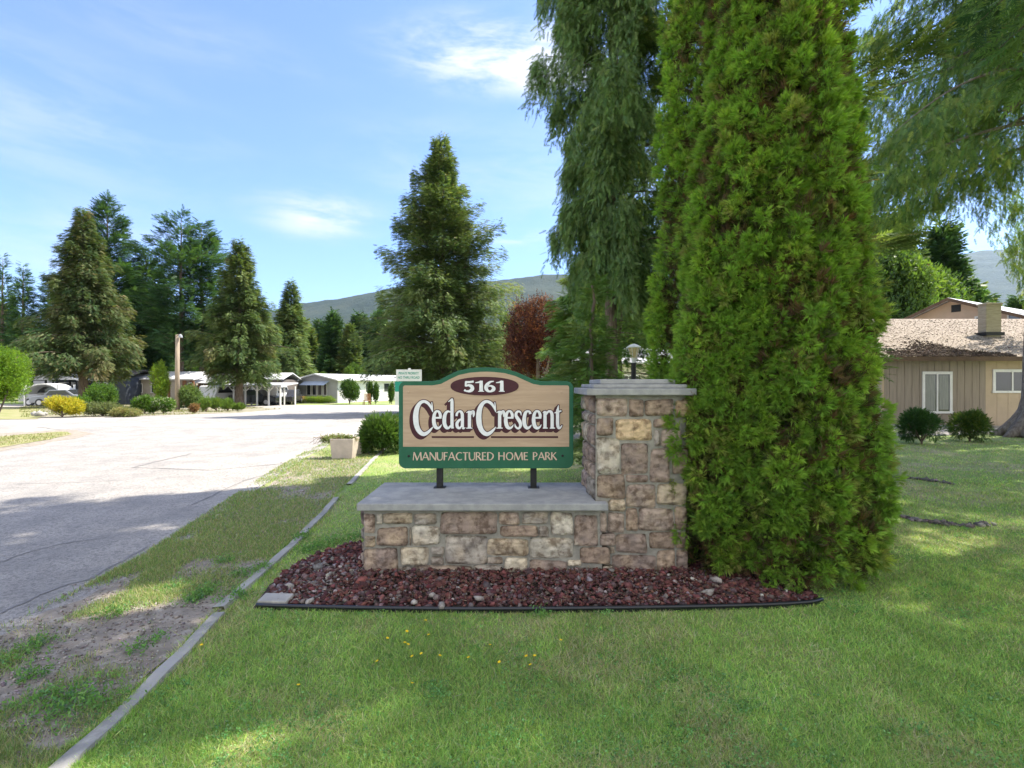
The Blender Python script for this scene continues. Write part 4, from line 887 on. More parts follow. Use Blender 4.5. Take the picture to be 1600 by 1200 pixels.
V, F = hill_arrays(); o = np_mesh('hill', V, F, m_mtn); o['kind'] = 'structure'

# red leaved tree
bush('red_leaved_tree', 'dark purple red leaved tree between the olive cedar and the spruce', XT(840, 22), 22, 1.75, 1.5, 3.2, 9000, .17, [(.10, .04, .035, 5), (.15, .055, .04, 3), (.38, .15, .06, 1.6), (.06, .03, .035, 2)], 81, T_LEAF, cat='tree', lobes=16, lobe_r=.40, stem=.12, lift=.4)

# ------------------------------------------------------------------ shrubs and small plants
GR = [(.08, .17, .025, 4), (.12, .22, .03, 3), (.05, .11, .02, 2)]
def place(px, py): return G(px, py)
x, y = G(598, 708)
bush('juniper', 'spreading green juniper beside the left edge of the wooden sign', x, y, .47, .45, .52, 5200, .115, [(.08, .16, .035, 4), (.11, .20, .045, 3), (.05, .10, .03, 3)], 82, T_SPRAY, lobes=14, up=.45, lobe_r=.5, m=M['leaf'], stem=.03)
def sh_px(name, label, px, pyb, hw, h, pal, seed, n=1700, size=None, **kw):
    x, y = G(px, pyb); s = y/800; 
    y += hw*s*.5; x = PX(px, y)
    return bush(name, label, x, y, hw*s/.98, hw*s*.9, h*s/1.5, n, size or max(.07, .0065*y*1.0), pal, seed, **kw)
x, y = G(-4, 672); bush('leafy_tree', 'round bright lime green small tree cut by the left edge', x, y, 1.02, 1.0, 1.50, 6500, .12, [(.15, .27, .02, 4), (.20, .33, .03, 3), (.09, .18, .02, 2)], 83, T_LEAF, cat='tree', lobes=15, lobe_r=.45, stem=.05, lift=.55)
YEL = [(.42, .40, .03, 4), (.52, .45, .04, 3), (.22, .26, .03, 2)]
sh_px('golden_shrub', 'low round golden yellow shrub at the road edge', 97, 653, 29, 31, YEL, 84, 2600)
sh_px('leafy_shrub', 'taller rounded green shrub behind the grey green one', 163, 642, 25, 40, GR, 85, 2600)
sh_px('leafy_shrub', 'small green shrub between the golden shrub and the taller one', 128, 643, 14, 22, GR, 86, 1200)
sh_px('leafy_shrub', 'low grey green shrub in front of the taller green one', 160, 651, 30, 22, [(.13, .17, .07, 3), (.17, .19, .09, 2)], 87, 2000)
sh_px('leafy_shrub', 'faded yellow green clump right of the grey green shrub', 198, 652, 22, 13, [(.24, .24, .10, 3), (.32, .24, .12, 1), (.18, .22, .08, 2)], 88, 1500)
sh_px('flowering_shrub', 'dense green hedge dotted with white flowers, left of the light pole', 226, 647, 17, 27, GR+[(.62, .62, .55, .35)], 89, 2200)
sh_px('flowering_shrub', 'right half of the green hedge with many white flowers at the light pole', 255, 647, 17, 25, GR+[(.70, .70, .64, 1.2)], 90, 2200)
sh_px('leafy_shrub', 'loose grey green shrub right of the light pole', 297, 641, 19, 36, [(.13, .20, .06, 3), (.10, .16, .05, 2)], 91, 2200)
sh_px('leafy_shrub', 'tiny rust brown shrub at the foot of the loose grey green one', 304, 646, 7, 13, [(.26, .15, .08, 3), (.18, .15, .07, 2)], 92, 500)
for i, px in enumerate((322, 338, 356, 371)): sh_px('grass_clump', ['first tall grass clump right of the light pole shrub', 'second grass clump from the light pole', 'third grass clump from the light pole', 'short outermost grass clump at the tip of the island'][i], px, 644-i*.6, 10, (20, 18, 16, 10)[i], [(.13, .22, .05, 3), (.17, .26, .06, 2)], 93+i, 800, tmpl=T_SPRAY, up=2.0, cat='grass clump', group='grass clumps on the island')
x, y = PX(247, 38.5), 38.5; bush('conical_tree', 'young lime green cone shaped tree left of the light pole', x, y, .92, .88, 2.45, 3600, .20, [(.20, .30, .03, 4), (.14, .25, .03, 3), (.28, .36, .04, 1)], 97, T_LEAF, cat='tree', lobes=20, lobe_r=.34, shell=.2, up=1.1, stem=.05)
for i, (px, py, s_) in enumerate(((54, 650, .17), (62, 651, .22), (70, 650, .14))):
    x, y = G(px, py); r = _seed(i+70); o = np_mesh('boulder', IV*(1+.14*r.randn(len(IV), 1))*s_*np.array([1.2, 1, .8]), IF, M['concrete'], None, smooth=False); o.location = (x, y, gz(y)+.1)
    tag(o, ['left small pale boulder', 'largest pale boulder', 'right small pale boulder'][i]+' beside the golden shrub', 'boulder', 'boulders beside the golden shrub')
for i, (px, pyb, w_, h_) in enumerate(((1440, 694, 29, 48), (1515, 690, 27, 44))):
    x, y = G(px, pyb); s_ = y/800
    bush('dwarf_conifer', ['rounded dark green dwarf conifer below the large window of the tan house', 'flat topped dwarf conifer with yellow green tips, left of the old spruce trunk'][i], x, y, w_*s_, w_*s_*.9, h_*s_/1.45, 3600, .10,
         [[(.045, .11, .035, 4), (.07, .15, .04, 2)], [(.06, .12, .03, 4), (.16, .21, .04, 2)]][i], 98+i, T_SPRAY, m=M['leaf'], lobes=14, up=.2, stem=.025, lift=.0)

# ------------------------------------------------------------------ planter boxes by the road
m_plant = mat('planter_beige', (.52, .45, .39), (.44, .38, .33), 6, .8, .002, 60)
for i, (px0, px1, py0, py1, Y) in enumerate(((515, 551.5, 686, 719, 10.15), (553, 565, 687, 712, 10.9))):
    x0, x1 = PX(px0, Y), PX(px1, Y); h = PZ(py0, Y); w = (x1-x0)/2; d = .22
    t_ = thing('planter_box', ['larger beige tapered planter box at the verge with trailing plants', 'smaller beige planter box tucked behind the larger one'][i], 'planter', ((x0+x1)/2, Y+d, 0))
    b = MB(); wb = w*.86; th = .025
    b.add([(-wb, -d*.86, 0), (wb, -d*.86, 0), (wb, d*.86, 0), (-wb, d*.86, 0), (-w, -d, h), (w, -d, h), (w, d, h), (-w, d, h), (-w+th, -d+th, h), (w-th, -d+th, h), (w-th, d-th, h), (-w+th, d-th, h), (-w+th, -d+th, h-.06), (w-th, -d+th, h-.06), (w-th, d-th, h-.06), (-w+th, d-th, h-.06)],
          [(0, 1, 2, 3), (0, 1, 5, 4), (1, 2, 6, 5), (2, 3, 7, 6), (3, 0, 4, 7), (4, 5, 9, 8), (5, 6, 10, 9), (6, 7, 11, 10), (7, 4, 8, 11), (8, 9, 13, 12), (9, 10, 14, 13), (10, 11, 15, 14), (11, 8, 12, 15)])
    b.build('box', m_plant, t_, bevel=.006)
    b = MB(); b.box(-w+th, w-th, -d+th, d-th, h-.075, h-.055); b.build('potting_soil', M['soil'], t_)
V, Cc = bush_arrays(120, .36, .16, .10, 700, .07, [(.17, .23, .08, 3), (.24, .27, .12, 2), (.30, .14, .08, .4)], T_LEAF, lobes=8, up=.1, z0=0); V[:, 2] += .30
t_ = thing('trailing_plant', 'sparse trailing plant spilling to the left over the larger planter box', 'plant', (PX(528, 10.3), 10.33, .02))
np_mesh('foliage', V, np.arange(len(V)).reshape(-1, 3), M['leaf_soft'], t_, Cc)
b = MB()
for k in range(9):
    a = random.uniform(-.3, .3); e = random.choice([-.62, -.5, -.4, .3, .25]); b.tube([(a*.5, 0, .33), (a+e*.4, random.uniform(-.1, .1), .42), (e, random.uniform(-.1, .1), .27)], [.006, .005, .003], 4)
b.build('stem', M['wood_twig'], t_)

# ------------------------------------------------------------------ notice on its post, lamp post, light pole
YN = 14.0; kN = YN/800
note = thing('notice_sign', 'white and green private property notice on a post behind the wooden sign', 'sign', (PX(639, YN), YN, 0))
m_teal = mat('sign_teal', (.02, .28, .20), (.025, .30, .215), 5, .4)
b = MB(); b.box(-20*kN, 20*kN, 0, .006, PZ(595.5, YN), PZ(577.5, YN)); b.build('notice_plate', M['white'], note, bevel=.004)
b = MB(); b.box(-22*kN, 17*kN, .010, .016, PZ(612, YN), PZ(596, YN)); b.build('green_plate', m_teal, note)
b = MB(); b.box(-22*kN, 17*kN, .010, .016, PZ(633, YN), PZ(612.2, YN)); b.build('lower_plate', M['white'], note)
b = MB(); b.box(-.03, .03, .02, .06, -.02, PZ(575, YN)); b.build('post', M['white'], note)
def text(s, size, loc, m_, parent, ext=.0015, name='lettering', bold=.0):
    cu = bpy.data.curves.new(name, 'FONT'); cu.body = s; cu.size = size; cu.align_x = 'CENTER'; cu.align_y = 'CENTER'; cu.extrude = ext; cu.offset = bold; cu.materials.append(m_)
    tmp = bpy.data.objects.new(name, cu); COL.objects.link(tmp); bpy.context.view_layer.update()
    me = bpy.data.meshes.new_from_object(tmp); bpy.data.objects.remove(tmp)
    o = link(bpy.data.objects.new(name, me), parent); o.location = loc; o.rotation_euler = (R(90), 0, 0); return o
text('PRIVATE PROPERTY', 5.6*kN*.94, (-.01, -.0015, PZ(583.5, YN)), m_teal, note, bold=.0015).scale.x = .68
text('NO THRU ROAD', 5.6*kN, (-.01, -.0015, PZ(590, YN)), m_teal, note, bold=.0015).scale.x = .8
YL = 11.0
lp = thing('lamp_post', 'black garden lamp post with cream glass lantern behind the stone pillar', 'lamp post', (PX(990, YL), YL, 0)); kL = YL/800
m_lampg = mat('cream_lamp_glass', (.62, .50, .28), (.55, .44, .24), 4, .35, spec=.5)
b = MB(); b.tube([(0, 0, -.02), (0, 0, .25)], [.075, .07], 16); b.tube([(0, 0, .25), (0, 0, PZ(567, YL))], .052, 16); b.build('post', M['black_metal'], lp)
b = MB(); b.tube([(0, 0, PZ(567, YL)), (0, 0, PZ(559, YL))], [.036, .044], 14); b.build('lantern_neck', M['white'], lp)
zs = [PZ(559, YL), PZ(543.5, YL)]; b = MB(); b.tube([(0, 0, zs[0]), (0, 0, zs[1])], [.062, .118], 6); b.build('lantern_glass', m_lampg, lp)
b = MB()
for k in range(6):
    a = 2*math.pi*k/6; b.tube([(math.cos(a)*.065, math.sin(a)*.065, zs[0]), (math.cos(a)*.122, math.sin(a)*.122, zs[1])], .006, 5)
b.build('lantern_frame', M['white'], lp)
b = MB(); b.tube([(0, 0, zs[1]), (0, 0, zs[1]+.018), (0, 0, zs[1]+.07), (0, 0, zs[1]+.085)], [.165, .165, .075, .02], 6); b.build('lantern_cap', M['white'], lp, bevel=.004)
x, y = G(277, 641); pole = thing('light_pole', 'weathered wooden light pole standing in the planted island', 'light pole', (x, y, gz(y))); Hp = PZ(523, y)-gz(y)
m_pole = mat('weathered_pole', (.36, .29, .21), (.26, .21, .16), 5, .9, .01, 14, stretch=(4, 4, .4))
b = MB(); b.tube([(0, 0, -.1), (0, 0, Hp*.5), (.02, 0, Hp)], [.15, .135, .12], 12); b.build('pole', m_pole, pole, smooth=True)
b = MB(); b.tube([(0, -.1, Hp-.12), (.12, -.1, Hp-.05), (.28, -.1, Hp-.05)], .025, 8); b.build('bracket', M['black_metal'], pole)
b = MB(); b.tube([(.25, -.1, Hp+.02), (.27, -.1, Hp-.06), (.28, -.1, Hp-.20)], [.05, .11, .13], 10); b.build('lamp_head', mat('grey_lamp', (.30, .31, .33), None, rough=.5), pole)

# ------------------------------------------------------------------ the tan house at the right
hs = thing('tan_house', 'low tan house with moss grown shingle roof and higher gabled part behind', 'house', (0, 0, 0))
m_sid = mat('brown_siding', (.33, .28, .225), (.28, .235, .19), 2.2, .85, .002, 30, stretch=(6, 6, .5))
m_tan = mat('tan_siding', (.52, .41, .29), (.47, .37, .26), 2, .85, .002, 30)
m_pink = mat('upper_tan_wall', (.56, .42, .32), (.50, .38, .29), 2, .85)
m_shing = mat('old_shingles', (.35, .29, .235), (.24, .195, .155), 9, .95, .02, 40, c3=(.42, .36, .29), s3=16, detail=10)
m_metal = mat('pale_metal_roof', (.66, .66, .68), (.60, .60, .62), 2, .45)
m_fasc = mat('brown_fascia', (.10, .065, .045), (.14, .09, .06), 3, .8)
m_chim = mat('chimney_stone', (.46, .40, .30), (.36, .31, .23), 3, .9, .02, 12, stretch=(1, 1, 6))
YH = 18.4; xL, xC, xR = PX(1378, YH), PX(1540, YH), 27.0; zE = 2.42
def grooved(x0, x1, y, z0, z1, step, dep=.012, gw=.02):
    """vertical board siding: boards proud of narrow grooves"""
    b = MB(); b.box(x0, x1, y+dep, y+.15, z0, z1); x = x0
    while x < x1-.01:
        w = min(step, x1-x); b.box(x+(gw/2 if x > x0 else 0), x+w-(gw/2 if x+w < x1-.02 else 0), y, y+dep+.004, z0+.002, z1-.002); x += w
    return b
grooved(xL, xC, YH, -.1, zE, .27).build('front_wall', m_sid, hs)
grooved(xC+.003, xR, YH, -.1, zE, .40, .008, .015).build('front_wall', m_tan, hs)
b = MB(); b.box(xL-.02, xL+.06, YH-.02, YH+.12, -.1, zE-.003); b.build('corner_trim', m_tan, hs)
yB = 28.6; yRg = 23.2; zRg = 4.45
b = MB(); b.prism([(xL-.004, YH+.16, -.1), (xL-.004, yB, -.1), (xL-.004, yB, zE), (xL-.004, yRg, zRg-.25), (xL-.004, YH+.16, zE)], (.15, 0, 0)); b.build('side_wall', m_tan, hs)
b = MB(); b.box(xL+.2, xR, yB-.15, yB, -.1, zE); b.build('back_wall', m_tan, hs)
ov = .62; dz = (zRg-zE)/(yRg-YH)
rf = MB(); y0 = YH-ov; z0 = zE-ov*dz*.3
rf.prism([(xL-.45, y0, zE+.02), (xL-.45, yRg, zRg), (xL-.45, yB+.5, zE), (xL-.45, yB+.5, zE-.08), (xL-.45, yRg, zRg-.09), (xL-.45, y0, zE-.06)], (xR-xL+.9, 0, 0))
roof = rf.build('roof', m_shing, hs)
b = MB(); b.box(xL-.47, xR+.45, y0-.035, y0-.003, zE-.12, zE+.035); b.build('fascia', m_fasc, roof)
# needles and debris lying in drifts on the lower roof
r = _seed(130); n = 5200; x = np.concatenate([r.normal(15.5, .6, n//2), r.uniform(13.3, 17.6, n//2)]); tt = np.abs(r.normal(0, .75, n))*(.22+.9*np.exp(-((x-15.4)/.8)**2)+.5*np.exp(-((x-13.9)/.4)**2))*(.5+fnoise(x, 0*x+3, .5, 88)); yy = y0+.06+tt
k = (yy < yRg-.3); x, yy = x[k], yy[k]; zz = zE+.035+(yy-y0)*(zRg-zE-.02)/(yRg-y0)
o = rocks('roof_debris', np.stack([x, yy, zz], 1), r.uniform(.012, .04, len(x)), palette(r, len(x), [(.07, .05, .035, 3), (.12, .085, .06, 2)]), M['lava'], 3, '', .4)
tag(o, 'dark drift of fallen needles and cones near the eave of the shingle roof', 'debris', kind='stuff')
n = 9000; x = r.uniform(13, 25, n); yy = r.uniform(y0+.1, yRg-.1, n); zz = zE+.02+(yy-y0)*(zRg-zE-.02)/(yRg-y0)
o = rocks('roof_moss', np.stack([x, yy, zz+.004], 1), r.uniform(.008, .028, n), palette(r, n, [(.36, .31, .25, 3), (.26, .20, .155, 2), (.27, .25, .16, 1.2)]), M['lava'], 4, '', .3)
tag(o, 'tufts of pale moss and litter scattered over the shingle roof', 'moss', kind='stuff')
def window(parent, x0, x1, z0, z1, y, sash=1, fr=.09, curtain=True, mf=None):
    mf = mf or M['white']; w = MB()
    w.box(x0, x1, y-.035, y+.02, z1-fr, z1); w.box(x0-.03, x1+.03, y-.055, y+.02, z0, z0+fr*.8); w.box(x0, x0+fr, y-.032, y+.02, z0+fr*.8+.001, z1-fr-.001); w.box(x1-fr, x1, y-.032, y+.02, z0+fr*.8+.001, z1-fr-.001)
    for k in range(1, sash+1):
        xm = x0+(x1-x0)*k/(sash+1); w.box(xm-.03, xm+.03, y-.028, y+.02, z0+fr*.8+.001, z1-fr-.001)
    f = w.build('window', mf, parent, bevel=.004)
    b = MB(); b.box(x0+fr*.7, x1-fr*.7, y+.001-.010, y-.004, z0+fr*.6, z1-fr*.7); b.build('pane', M['glass'], f)
    return f
w1 = window(hs, PX(1440.5, YH), PX(1487.5, YH), PZ(646, YH), PZ(580.5, YH), YH, 1, .10)
w2 = window(hs, PX(1550.5, YH), PX(1612, YH), PZ(614, YH), PZ(577, YH), YH, 1, .10)
for w_, a, c_, z0_, z1_ in ((w1, 1446, 1461, 642, 586), (w1, 1467, 1482, 640, 586)):
    b = MB()
    xs = np.linspace(PX(a, YH), PX(c_, YH), 14)
    for k in range(13): b.add([(xs[k], YH-.0125-.004*(k % 2), PZ(z0_, YH)), (xs[k+1], YH-.0125-.004*((k+1) % 2), PZ(z0_, YH)), (xs[k+1], YH-.0125-.004*((k+1) % 2), PZ(z1_, YH)), (xs[k], YH-.0125-.004*(k % 2), PZ(z1_, YH))], [(0, 1, 2, 3)])
    b.build('curtain', mat('net_curtain', (.20, .21, .20), (.13, .14, .14), 5, .3, stretch=(10, 10, .5), spec=.8), w_)
Yc = 20.3; b = MB(); b.box(PX(1541, Yc), PX(1565, Yc), Yc, Yc+.38, 2.6, PZ(476, Yc)); b.box(PX(1540, Yc), PX(1566.5, Yc), Yc-.04, Yc+.42, PZ(476, Yc)+.001, PZ(473, Yc)); ch = b.build('chimney', m_chim, roof, bevel=.02)
b = MB(); b.box(PX(1539, Yc)-.03, PX(1566, Yc)+.03, Yc-.08, Yc+.45, PZ(524, Yc), PZ(519, Yc)); b.build('chimney_flashing', M['black_metal'], ch)
# higher gabled part, turned a little
up_ = bpy.data.objects.new('upper_storey', None); link(up_, hs); up_.location = (23.2, 27.0, 0); up_.rotation_euler = (0, 0, R(-62)); zP = PZ(466, 27.0)
b = MB(); HW = 5.2; pit = .43
b.prism([(-HW, 0, 2.0), (HW, 0, 2.0), (HW, 0, zP-.12-HW*pit), (0, 0, zP-.12), (-HW, 0, zP-.12-HW*pit)], (0, 9, 0)); b.build('gable_wall', m_pink, up_)
b = MB(); e = .5
for sg in (-1, 1): b.prism([(0, -e, zP), (sg*(HW+.5), -e, zP-(HW+.5)*pit), (sg*(HW+.5), -e, zP-(HW+.5)*pit-.07), (0, -e, zP-.07)], (0, 10, 0))
b.build('roof', m_metal, up_)
b = MB()
for sg in (-1, 1): b.prism([(0, -e-.03, zP-.01), (sg*(HW+.5), -e-.03, zP-.01-(HW+.5)*pit), (sg*(HW+.5), -e-.03, zP-(HW+.5)*pit-.17), (0, -e-.03, zP-.17)], (0, .025, 0))
b.build('bargeboard', m_fasc, up_)
b = MB(); b.box(-.02, .38, -.03, .01, PZ(488, 27), PZ(477, 27)); b.build('gable_vent', M['black_metal'], up_)
for (a, c_) in ((.95, 1.5), (2.2, 2.75)): window(up_, a, c_, 4.0, 4.95, -.001, 0, .07)
# paving along the wall
for i, (px0, px1, py, d) in enumerate(((1398, 1420, 668, .5), (1425, 1468, 666, .5), (1478, 1500, 668, .45), (1536, 1560, 672, .5))):
    x0, y = G(px0, py); x1 = PX(px1, y); b = MB(); b.box(x0, x1, y, y+d, .008, .06); o = b.build('paving_slab', M['concrete'], bevel=.01)
    tag(o, ['leftmost paving slab', 'long paving slab below the window', 'short paving slab right of the window', 'paving slab near the old spruce trunk'][i]+' along the tan house', 'paving slab', 'paving slabs along the tan house')
# low dark borders in the right lawn
for i, pts_ in enumerate((((1392, 746), (1425, 748), (1455, 752), (1490, 757)), ((1398, 806), (1430, 813), (1470, 820), (1510, 822), (1545, 820)))):
    r = _seed(140+i); Ps = []
    for a, c_ in zip(pts_[:-1], pts_[1:]):
        p0, p1 = G(*a), G(*c_)
        for t_ in np.linspace(0, 1, 26): Ps.append((p0[0]+(p1[0]-p0[0])*t_+r.randn()*.02, p0[1]+(p1[1]-p0[1])*t_+r.randn()*.035, .012))
    o = rocks('stone_border', np.array(Ps), r.uniform(.01, .038, len(Ps)), palette(r, len(Ps), [(.17, .16, .15, 3), (.30, .28, .26, 2), (.10, .10, .095, 1)]), M['lava'], 8, '')
    tag(o, ['farther', 'nearer'][i]+' low border of small dark stones in the right lawn', 'border', kind='stuff')

# ------------------------------------------------------------------ far homes, carports and cars
m_dk = mat('dark_blue_siding', (.060, .07, .09), (.05, .06, .075), 2, .8); m_bg = mat('beige_siding', (.40, .36, .31), (.36, .32, .28), 2, .8); m_gy = mat('grey_siding_and_gable_shade', (.40, .40, .42), (.36, .36, .38), 2, .8)
m_wr = mat('white_metal_roof', (.60, .60, .61), (.54, .54, .55), .6, .5, stretch=(1, 8, 1)); m_blue = mat('pale_blue_awning', (.42, .50, .66), (.36, .44, .60), 2, .6); m_drf = mat('dark_roof', (.06, .055, .055), (.09, .085, .08), 3, .9)
def gable(b, x0, x1, y0, y1, ze, zp, th=.10, ov=.25, axis='y'):
    """two roof slopes with the ridge along axis"""
    if axis == 'y':
        xm = (x0+x1)/2; 
        b.prism([(x0-ov, y0-ov, ze), (xm, y0-ov, zp), (x1+ov, y0-ov, ze), (x1+ov, y0-ov, ze-th), (xm, y0-ov, zp-th), (x0-ov, y0-ov, ze-th)], (0, y1-y0+2*ov, 0))
    else:
        ym = (y0+y1)/2
        b.prism([(x0-ov, y0-ov, ze), (x0-ov, ym, zp), (x0-ov, y1+ov, ze), (x0-ov, y1+ov, ze-th), (x0-ov, ym, zp-th), (x0-ov, y0-ov, ze-th)], (x1-x0+2*ov, 0, 0))
    return b
def walls(x0, x1, y0, y1, z0, z1): return MB().box(x0, x1, y0, y1, z0, z1)
def carport(name, label, x0, x1, y0, y1, zg, zt, roofm, postm, style='flat', nposts=3, rise=.5, cat='carport', pr=.06):
    t_ = thing(name, label, cat, ((x0+x1)/2, y0, zg)); w = (x1-x0)/2; H = zt-zg; D = y1-y0
    for k in range(nposts):
        xx = -w+2*w*k/(nposts-1)
        for yy in (0, D): b = MB(); b.box(xx-pr, xx+pr, yy-pr, yy+pr, -.03, H); b.build('post', postm, t_)
        if style == 'braced' and k: pass
    b = MB()
    if style == 'gable': gable(b, -w, w, 0, D, H+.02, H+rise); b.prism([(-w, -.05, H), (w, -.05, H), (0, -.05, H+rise-.06)], (0, .04, 0))
    elif style == 'arch':
        n = 12; po = [(-w*math.cos(math.pi*k/n)*1.05, H*.55+(H*.45)*math.sin(math.pi*k/n)) for k in range(n+1)]
        for (a, c_), (e, g_) in zip(po[:-1], po[1:]): b.prism([(a, 0, c_), (e, 0, g_), (e, 0, g_+.10), (a, 0, c_+.10)], (0, D, 0))
    else: b.prism([(-w-.2, -.3, H), (-w-.2, D+.2, H+rise), (-w-.2, D+.2, H+rise+.1), (-w-.2, -.3, H+.14)], (2*w+.4, 0, 0))
    b.build('roof', roofm, t_)
    if style == 'braced':
        for k in range(nposts):
            xx = -w+2*w*k/(nposts-1)
            for sg in (-1, 1):
                if abs(xx+sg*.4) <= w: b = MB(); b.tube([(xx, 0, H-.45), (xx+sg*.4, 0, H-.02)], .04, 5); b.build('brace', postm, t_)
    return t_
def q(px, Y): return PX(px, Y)
# dark home at far left with gabled carport
hA = thing('mobile_home', 'long dark blue grey mobile home with dark roof behind the brownish cedar', 'house', (0, 0, 0)); z0 = gz(47)
walls(q(86, 47), q(196, 47), 47, 51.5, z0-.05, z0+2.5).build('wall', m_dk, hA); gable(MB(), q(86, 47), q(196, 47), 47, 51.5, z0+2.55, z0+3.3, axis='x').build('roof', m_drf, hA)
for a, c_ in ((92, 118), (150, 168)): window(hA, q(a, 47), q(c_, 47), z0+1.2, z0+2.1, 47, 2, .06)
for a, c_ in ((70, 84),):
    b = MB(); b.box(q(52, 50), q(86, 50), 50, 53, z0-.05, z0+2.3); b.build('side_room', m_gy, hA)
carport('gabled_carport', 'wide carport with grey triangular gable at far left', q(44, 45), q(122, 45), 45, 47.0-.3, gz(45), PZ(593.5, 45), mat('grey_gable', (.42, .43, .45), (.38, .39, .41), 2, .6), M['black_metal'], 'gable', 3, .62)
carport('arched_shelter', 'white arched car shelter under the gabled carport', q(39, 43), q(91, 43), 43, 44.6, gz(43), PZ(601, 43), M['white'], M['white'], 'arch', 2)
# beige home
hB = thing('mobile_home', 'beige mobile home with pale metal roof behind the conical tree', 'house', (0, 0, 0)); z0 = gz(49)
walls(q(190, 49), q(306, 49), 49, 53, z0-.05, z0+2.4).build('wall', m_bg, hB); gable(MB(), q(190, 49), q(306, 49), 49, 53, z0+2.45, z0+3.2, axis='x').build('roof', m_wr, hB)
for a, c_ in ((212, 223), (236, 250), (286, 300)): window(hB, q(a, 49), q(c_, 49), z0+1.1, z0+2.0, 49, 1, .06)
pB = carport('porch', 'small porch with white roof and brown posts behind the light pole', q(264, 46.5), q(302, 46.5), 46.5, 48.6, gz(46.5), PZ(594, 46.5), m_wr, mat('brown_post', (.22, .11, .06), None), 'flat', 4, .45, cat='porch', pr=.08)
# grey home with long pale awning
hC = thing('mobile_home', 'brown grey mobile home under a long pale metal roof behind the white carport', 'house', (0, 0, 0)); z0 = gz(52)
walls(q(308, 50), q(440, 50), 50, 54, z0-.05, z0+2.4).build('wall', mat('brown_grey_siding', (.17, .145, .13), (.14, .12, .11), 2, .8), hC)
gable(MB(), q(308, 50), q(440, 50), 50, 54, z0+2.45, z0+3.1, axis='x').build('roof', m_wr, hC)
for a, c_ in ((318, 332), (395, 412)): window(hC, q(a, 50), q(c_, 50), z0+1.2, z0+2.0, 50, 1, .06)
b = MB(); b.prism([(q(303, 48), 47.2, z0+2.0), (q(303, 48), 49.9, z0+2.5), (q(303, 48), 49.9, z0+2.58), (q(303, 48), 47.2, z0+2.08)], (q(368, 48)-q(303, 48), 0, 0)); b.build('awning', m_wr, hC)
carport('white_carport', 'low white carport with braced posts beside the olive cedar', q(347, 44), q(438, 44), 44, 47.0, gz(44), PZ(604, 44), m_wr, M['white'], 'braced', 6, .25, pr=.055)
def car(name, label, x, y, rz, paint, kind='sedan', group=None, L=4.4):
    t_ = thing(name, label, 'car', (x, y, gz(y)), rz, group)
    if kind == 'sedan': body = [(-.5, .30), (-.5, .78), (-.36, .88), (-.25, .92), (-.14, 1.38), (.16, 1.42), (.30, .98), (.47, .86), (.5, .60), (.49, .30)]; win = [(-.20, .94), (-.125, 1.31), (.145, 1.34), (.25, .97)]
    else: body = [(-.5, .38), (-.5, 1.0), (-.47, 1.1), (-.43, 1.72), (-.38, 1.78), (.12, 1.76), (.26, 1.16), (.47, 1.04), (.5, .75), (.49, .38)]; win = [(-.42, 1.14), (-.385, 1.64), (.10, 1.64), (.21, 1.16)]
    W_ = .88; b = MB(); b.prism([(a*L, -W_, z) for a, z in body], (0, 2*W_, 0)); b.build('body', paint, t_, bevel=.06)
    for sg in (-1, 1):
        b = MB(); b.prism([(a*L, sg*(W_+.003), z) for a, z in win], (0, sg*.012, 0)); b.build('side_window', M['glass'], t_)
        for fx in (-.31, .31):
            b = MB(); b.tube([(fx*L, sg*(W_-.16), .33), (fx*L, sg*(W_+.02), .33)], .33, 18); w_ = b.build('wheel', M['black_plastic'], t_); b = MB(); b.tube([(fx*L, sg*(W_+.0205), .33), (fx*L, sg*(W_+.035), .33)], .19, 12); b.build('rim', mat('rim', (.5, .5, .52), None, metal=.8, rough=.35) if 'rim' not in M else M['rim'], w_)
        b = MB(); b.box(L*.488, L*.503, sg*.72-.13, sg*.72+.13, .66, .80); b.build('headlight', M['white'], t_)
    b = MB(); a, c_ = (body[4], body[3]) if kind == 'sedan' else (body[3], body[2]); e, g_ = (body[5], body[6])
    b.prism([(e[0]*L+.03, -W_+.1, e[1]-.03), (e[0]*L+.03, W_-.1, e[1]-.03), (g_[0]*L-.02, W_-.1, g_[1]+.04), (g_[0]*L-.02, -W_+.1, g_[1]+.04)], (.03, 0, .02)); b.build('windscreen', M['glass'], t_)
    return t_
def paint(n_, c): return mat(n_, c, None, rough=.25, metal=.0, spec=.6)
M['rim'] = mat('wheel_rim', (.5, .5, .52), None, metal=.8, rough=.35)
car('parked_car', 'silver sedan parked in front of the dark home at far left', q(100, 43.5), 43.6, R(4), paint('silver_paint', (.26, .28, .32)), 'sedan')
car('parked_car', 'white car half under the arched shelter at far left', q(62, 43.8), 45.2, R(12), paint('white_car_paint', (.36, .37, .39)), 'suv')
car('parked_car', 'black car under the white carport', q(398, 45.5), 45.4, R(184), paint('black_paint', (.012, .013, .016)), 'sedan')
car('parked_car', 'white car at the left end of the white carport', q(354, 45.5), 45.2, R(80), paint('white_van_paint', (.66, .67, .68)), 'suv')
car('parked_car', 'white van parked behind the right posts of the white carport', q(429, 48), 48.2, R(95), paint('white_van_body', (.66, .67, .68)), 'suv')
car('parked_car', 'dark car between the white carport and the central white home', q(447, 49), 49.6, R(100), paint('dark_paint', (.03, .03, .035)), 'sedan')
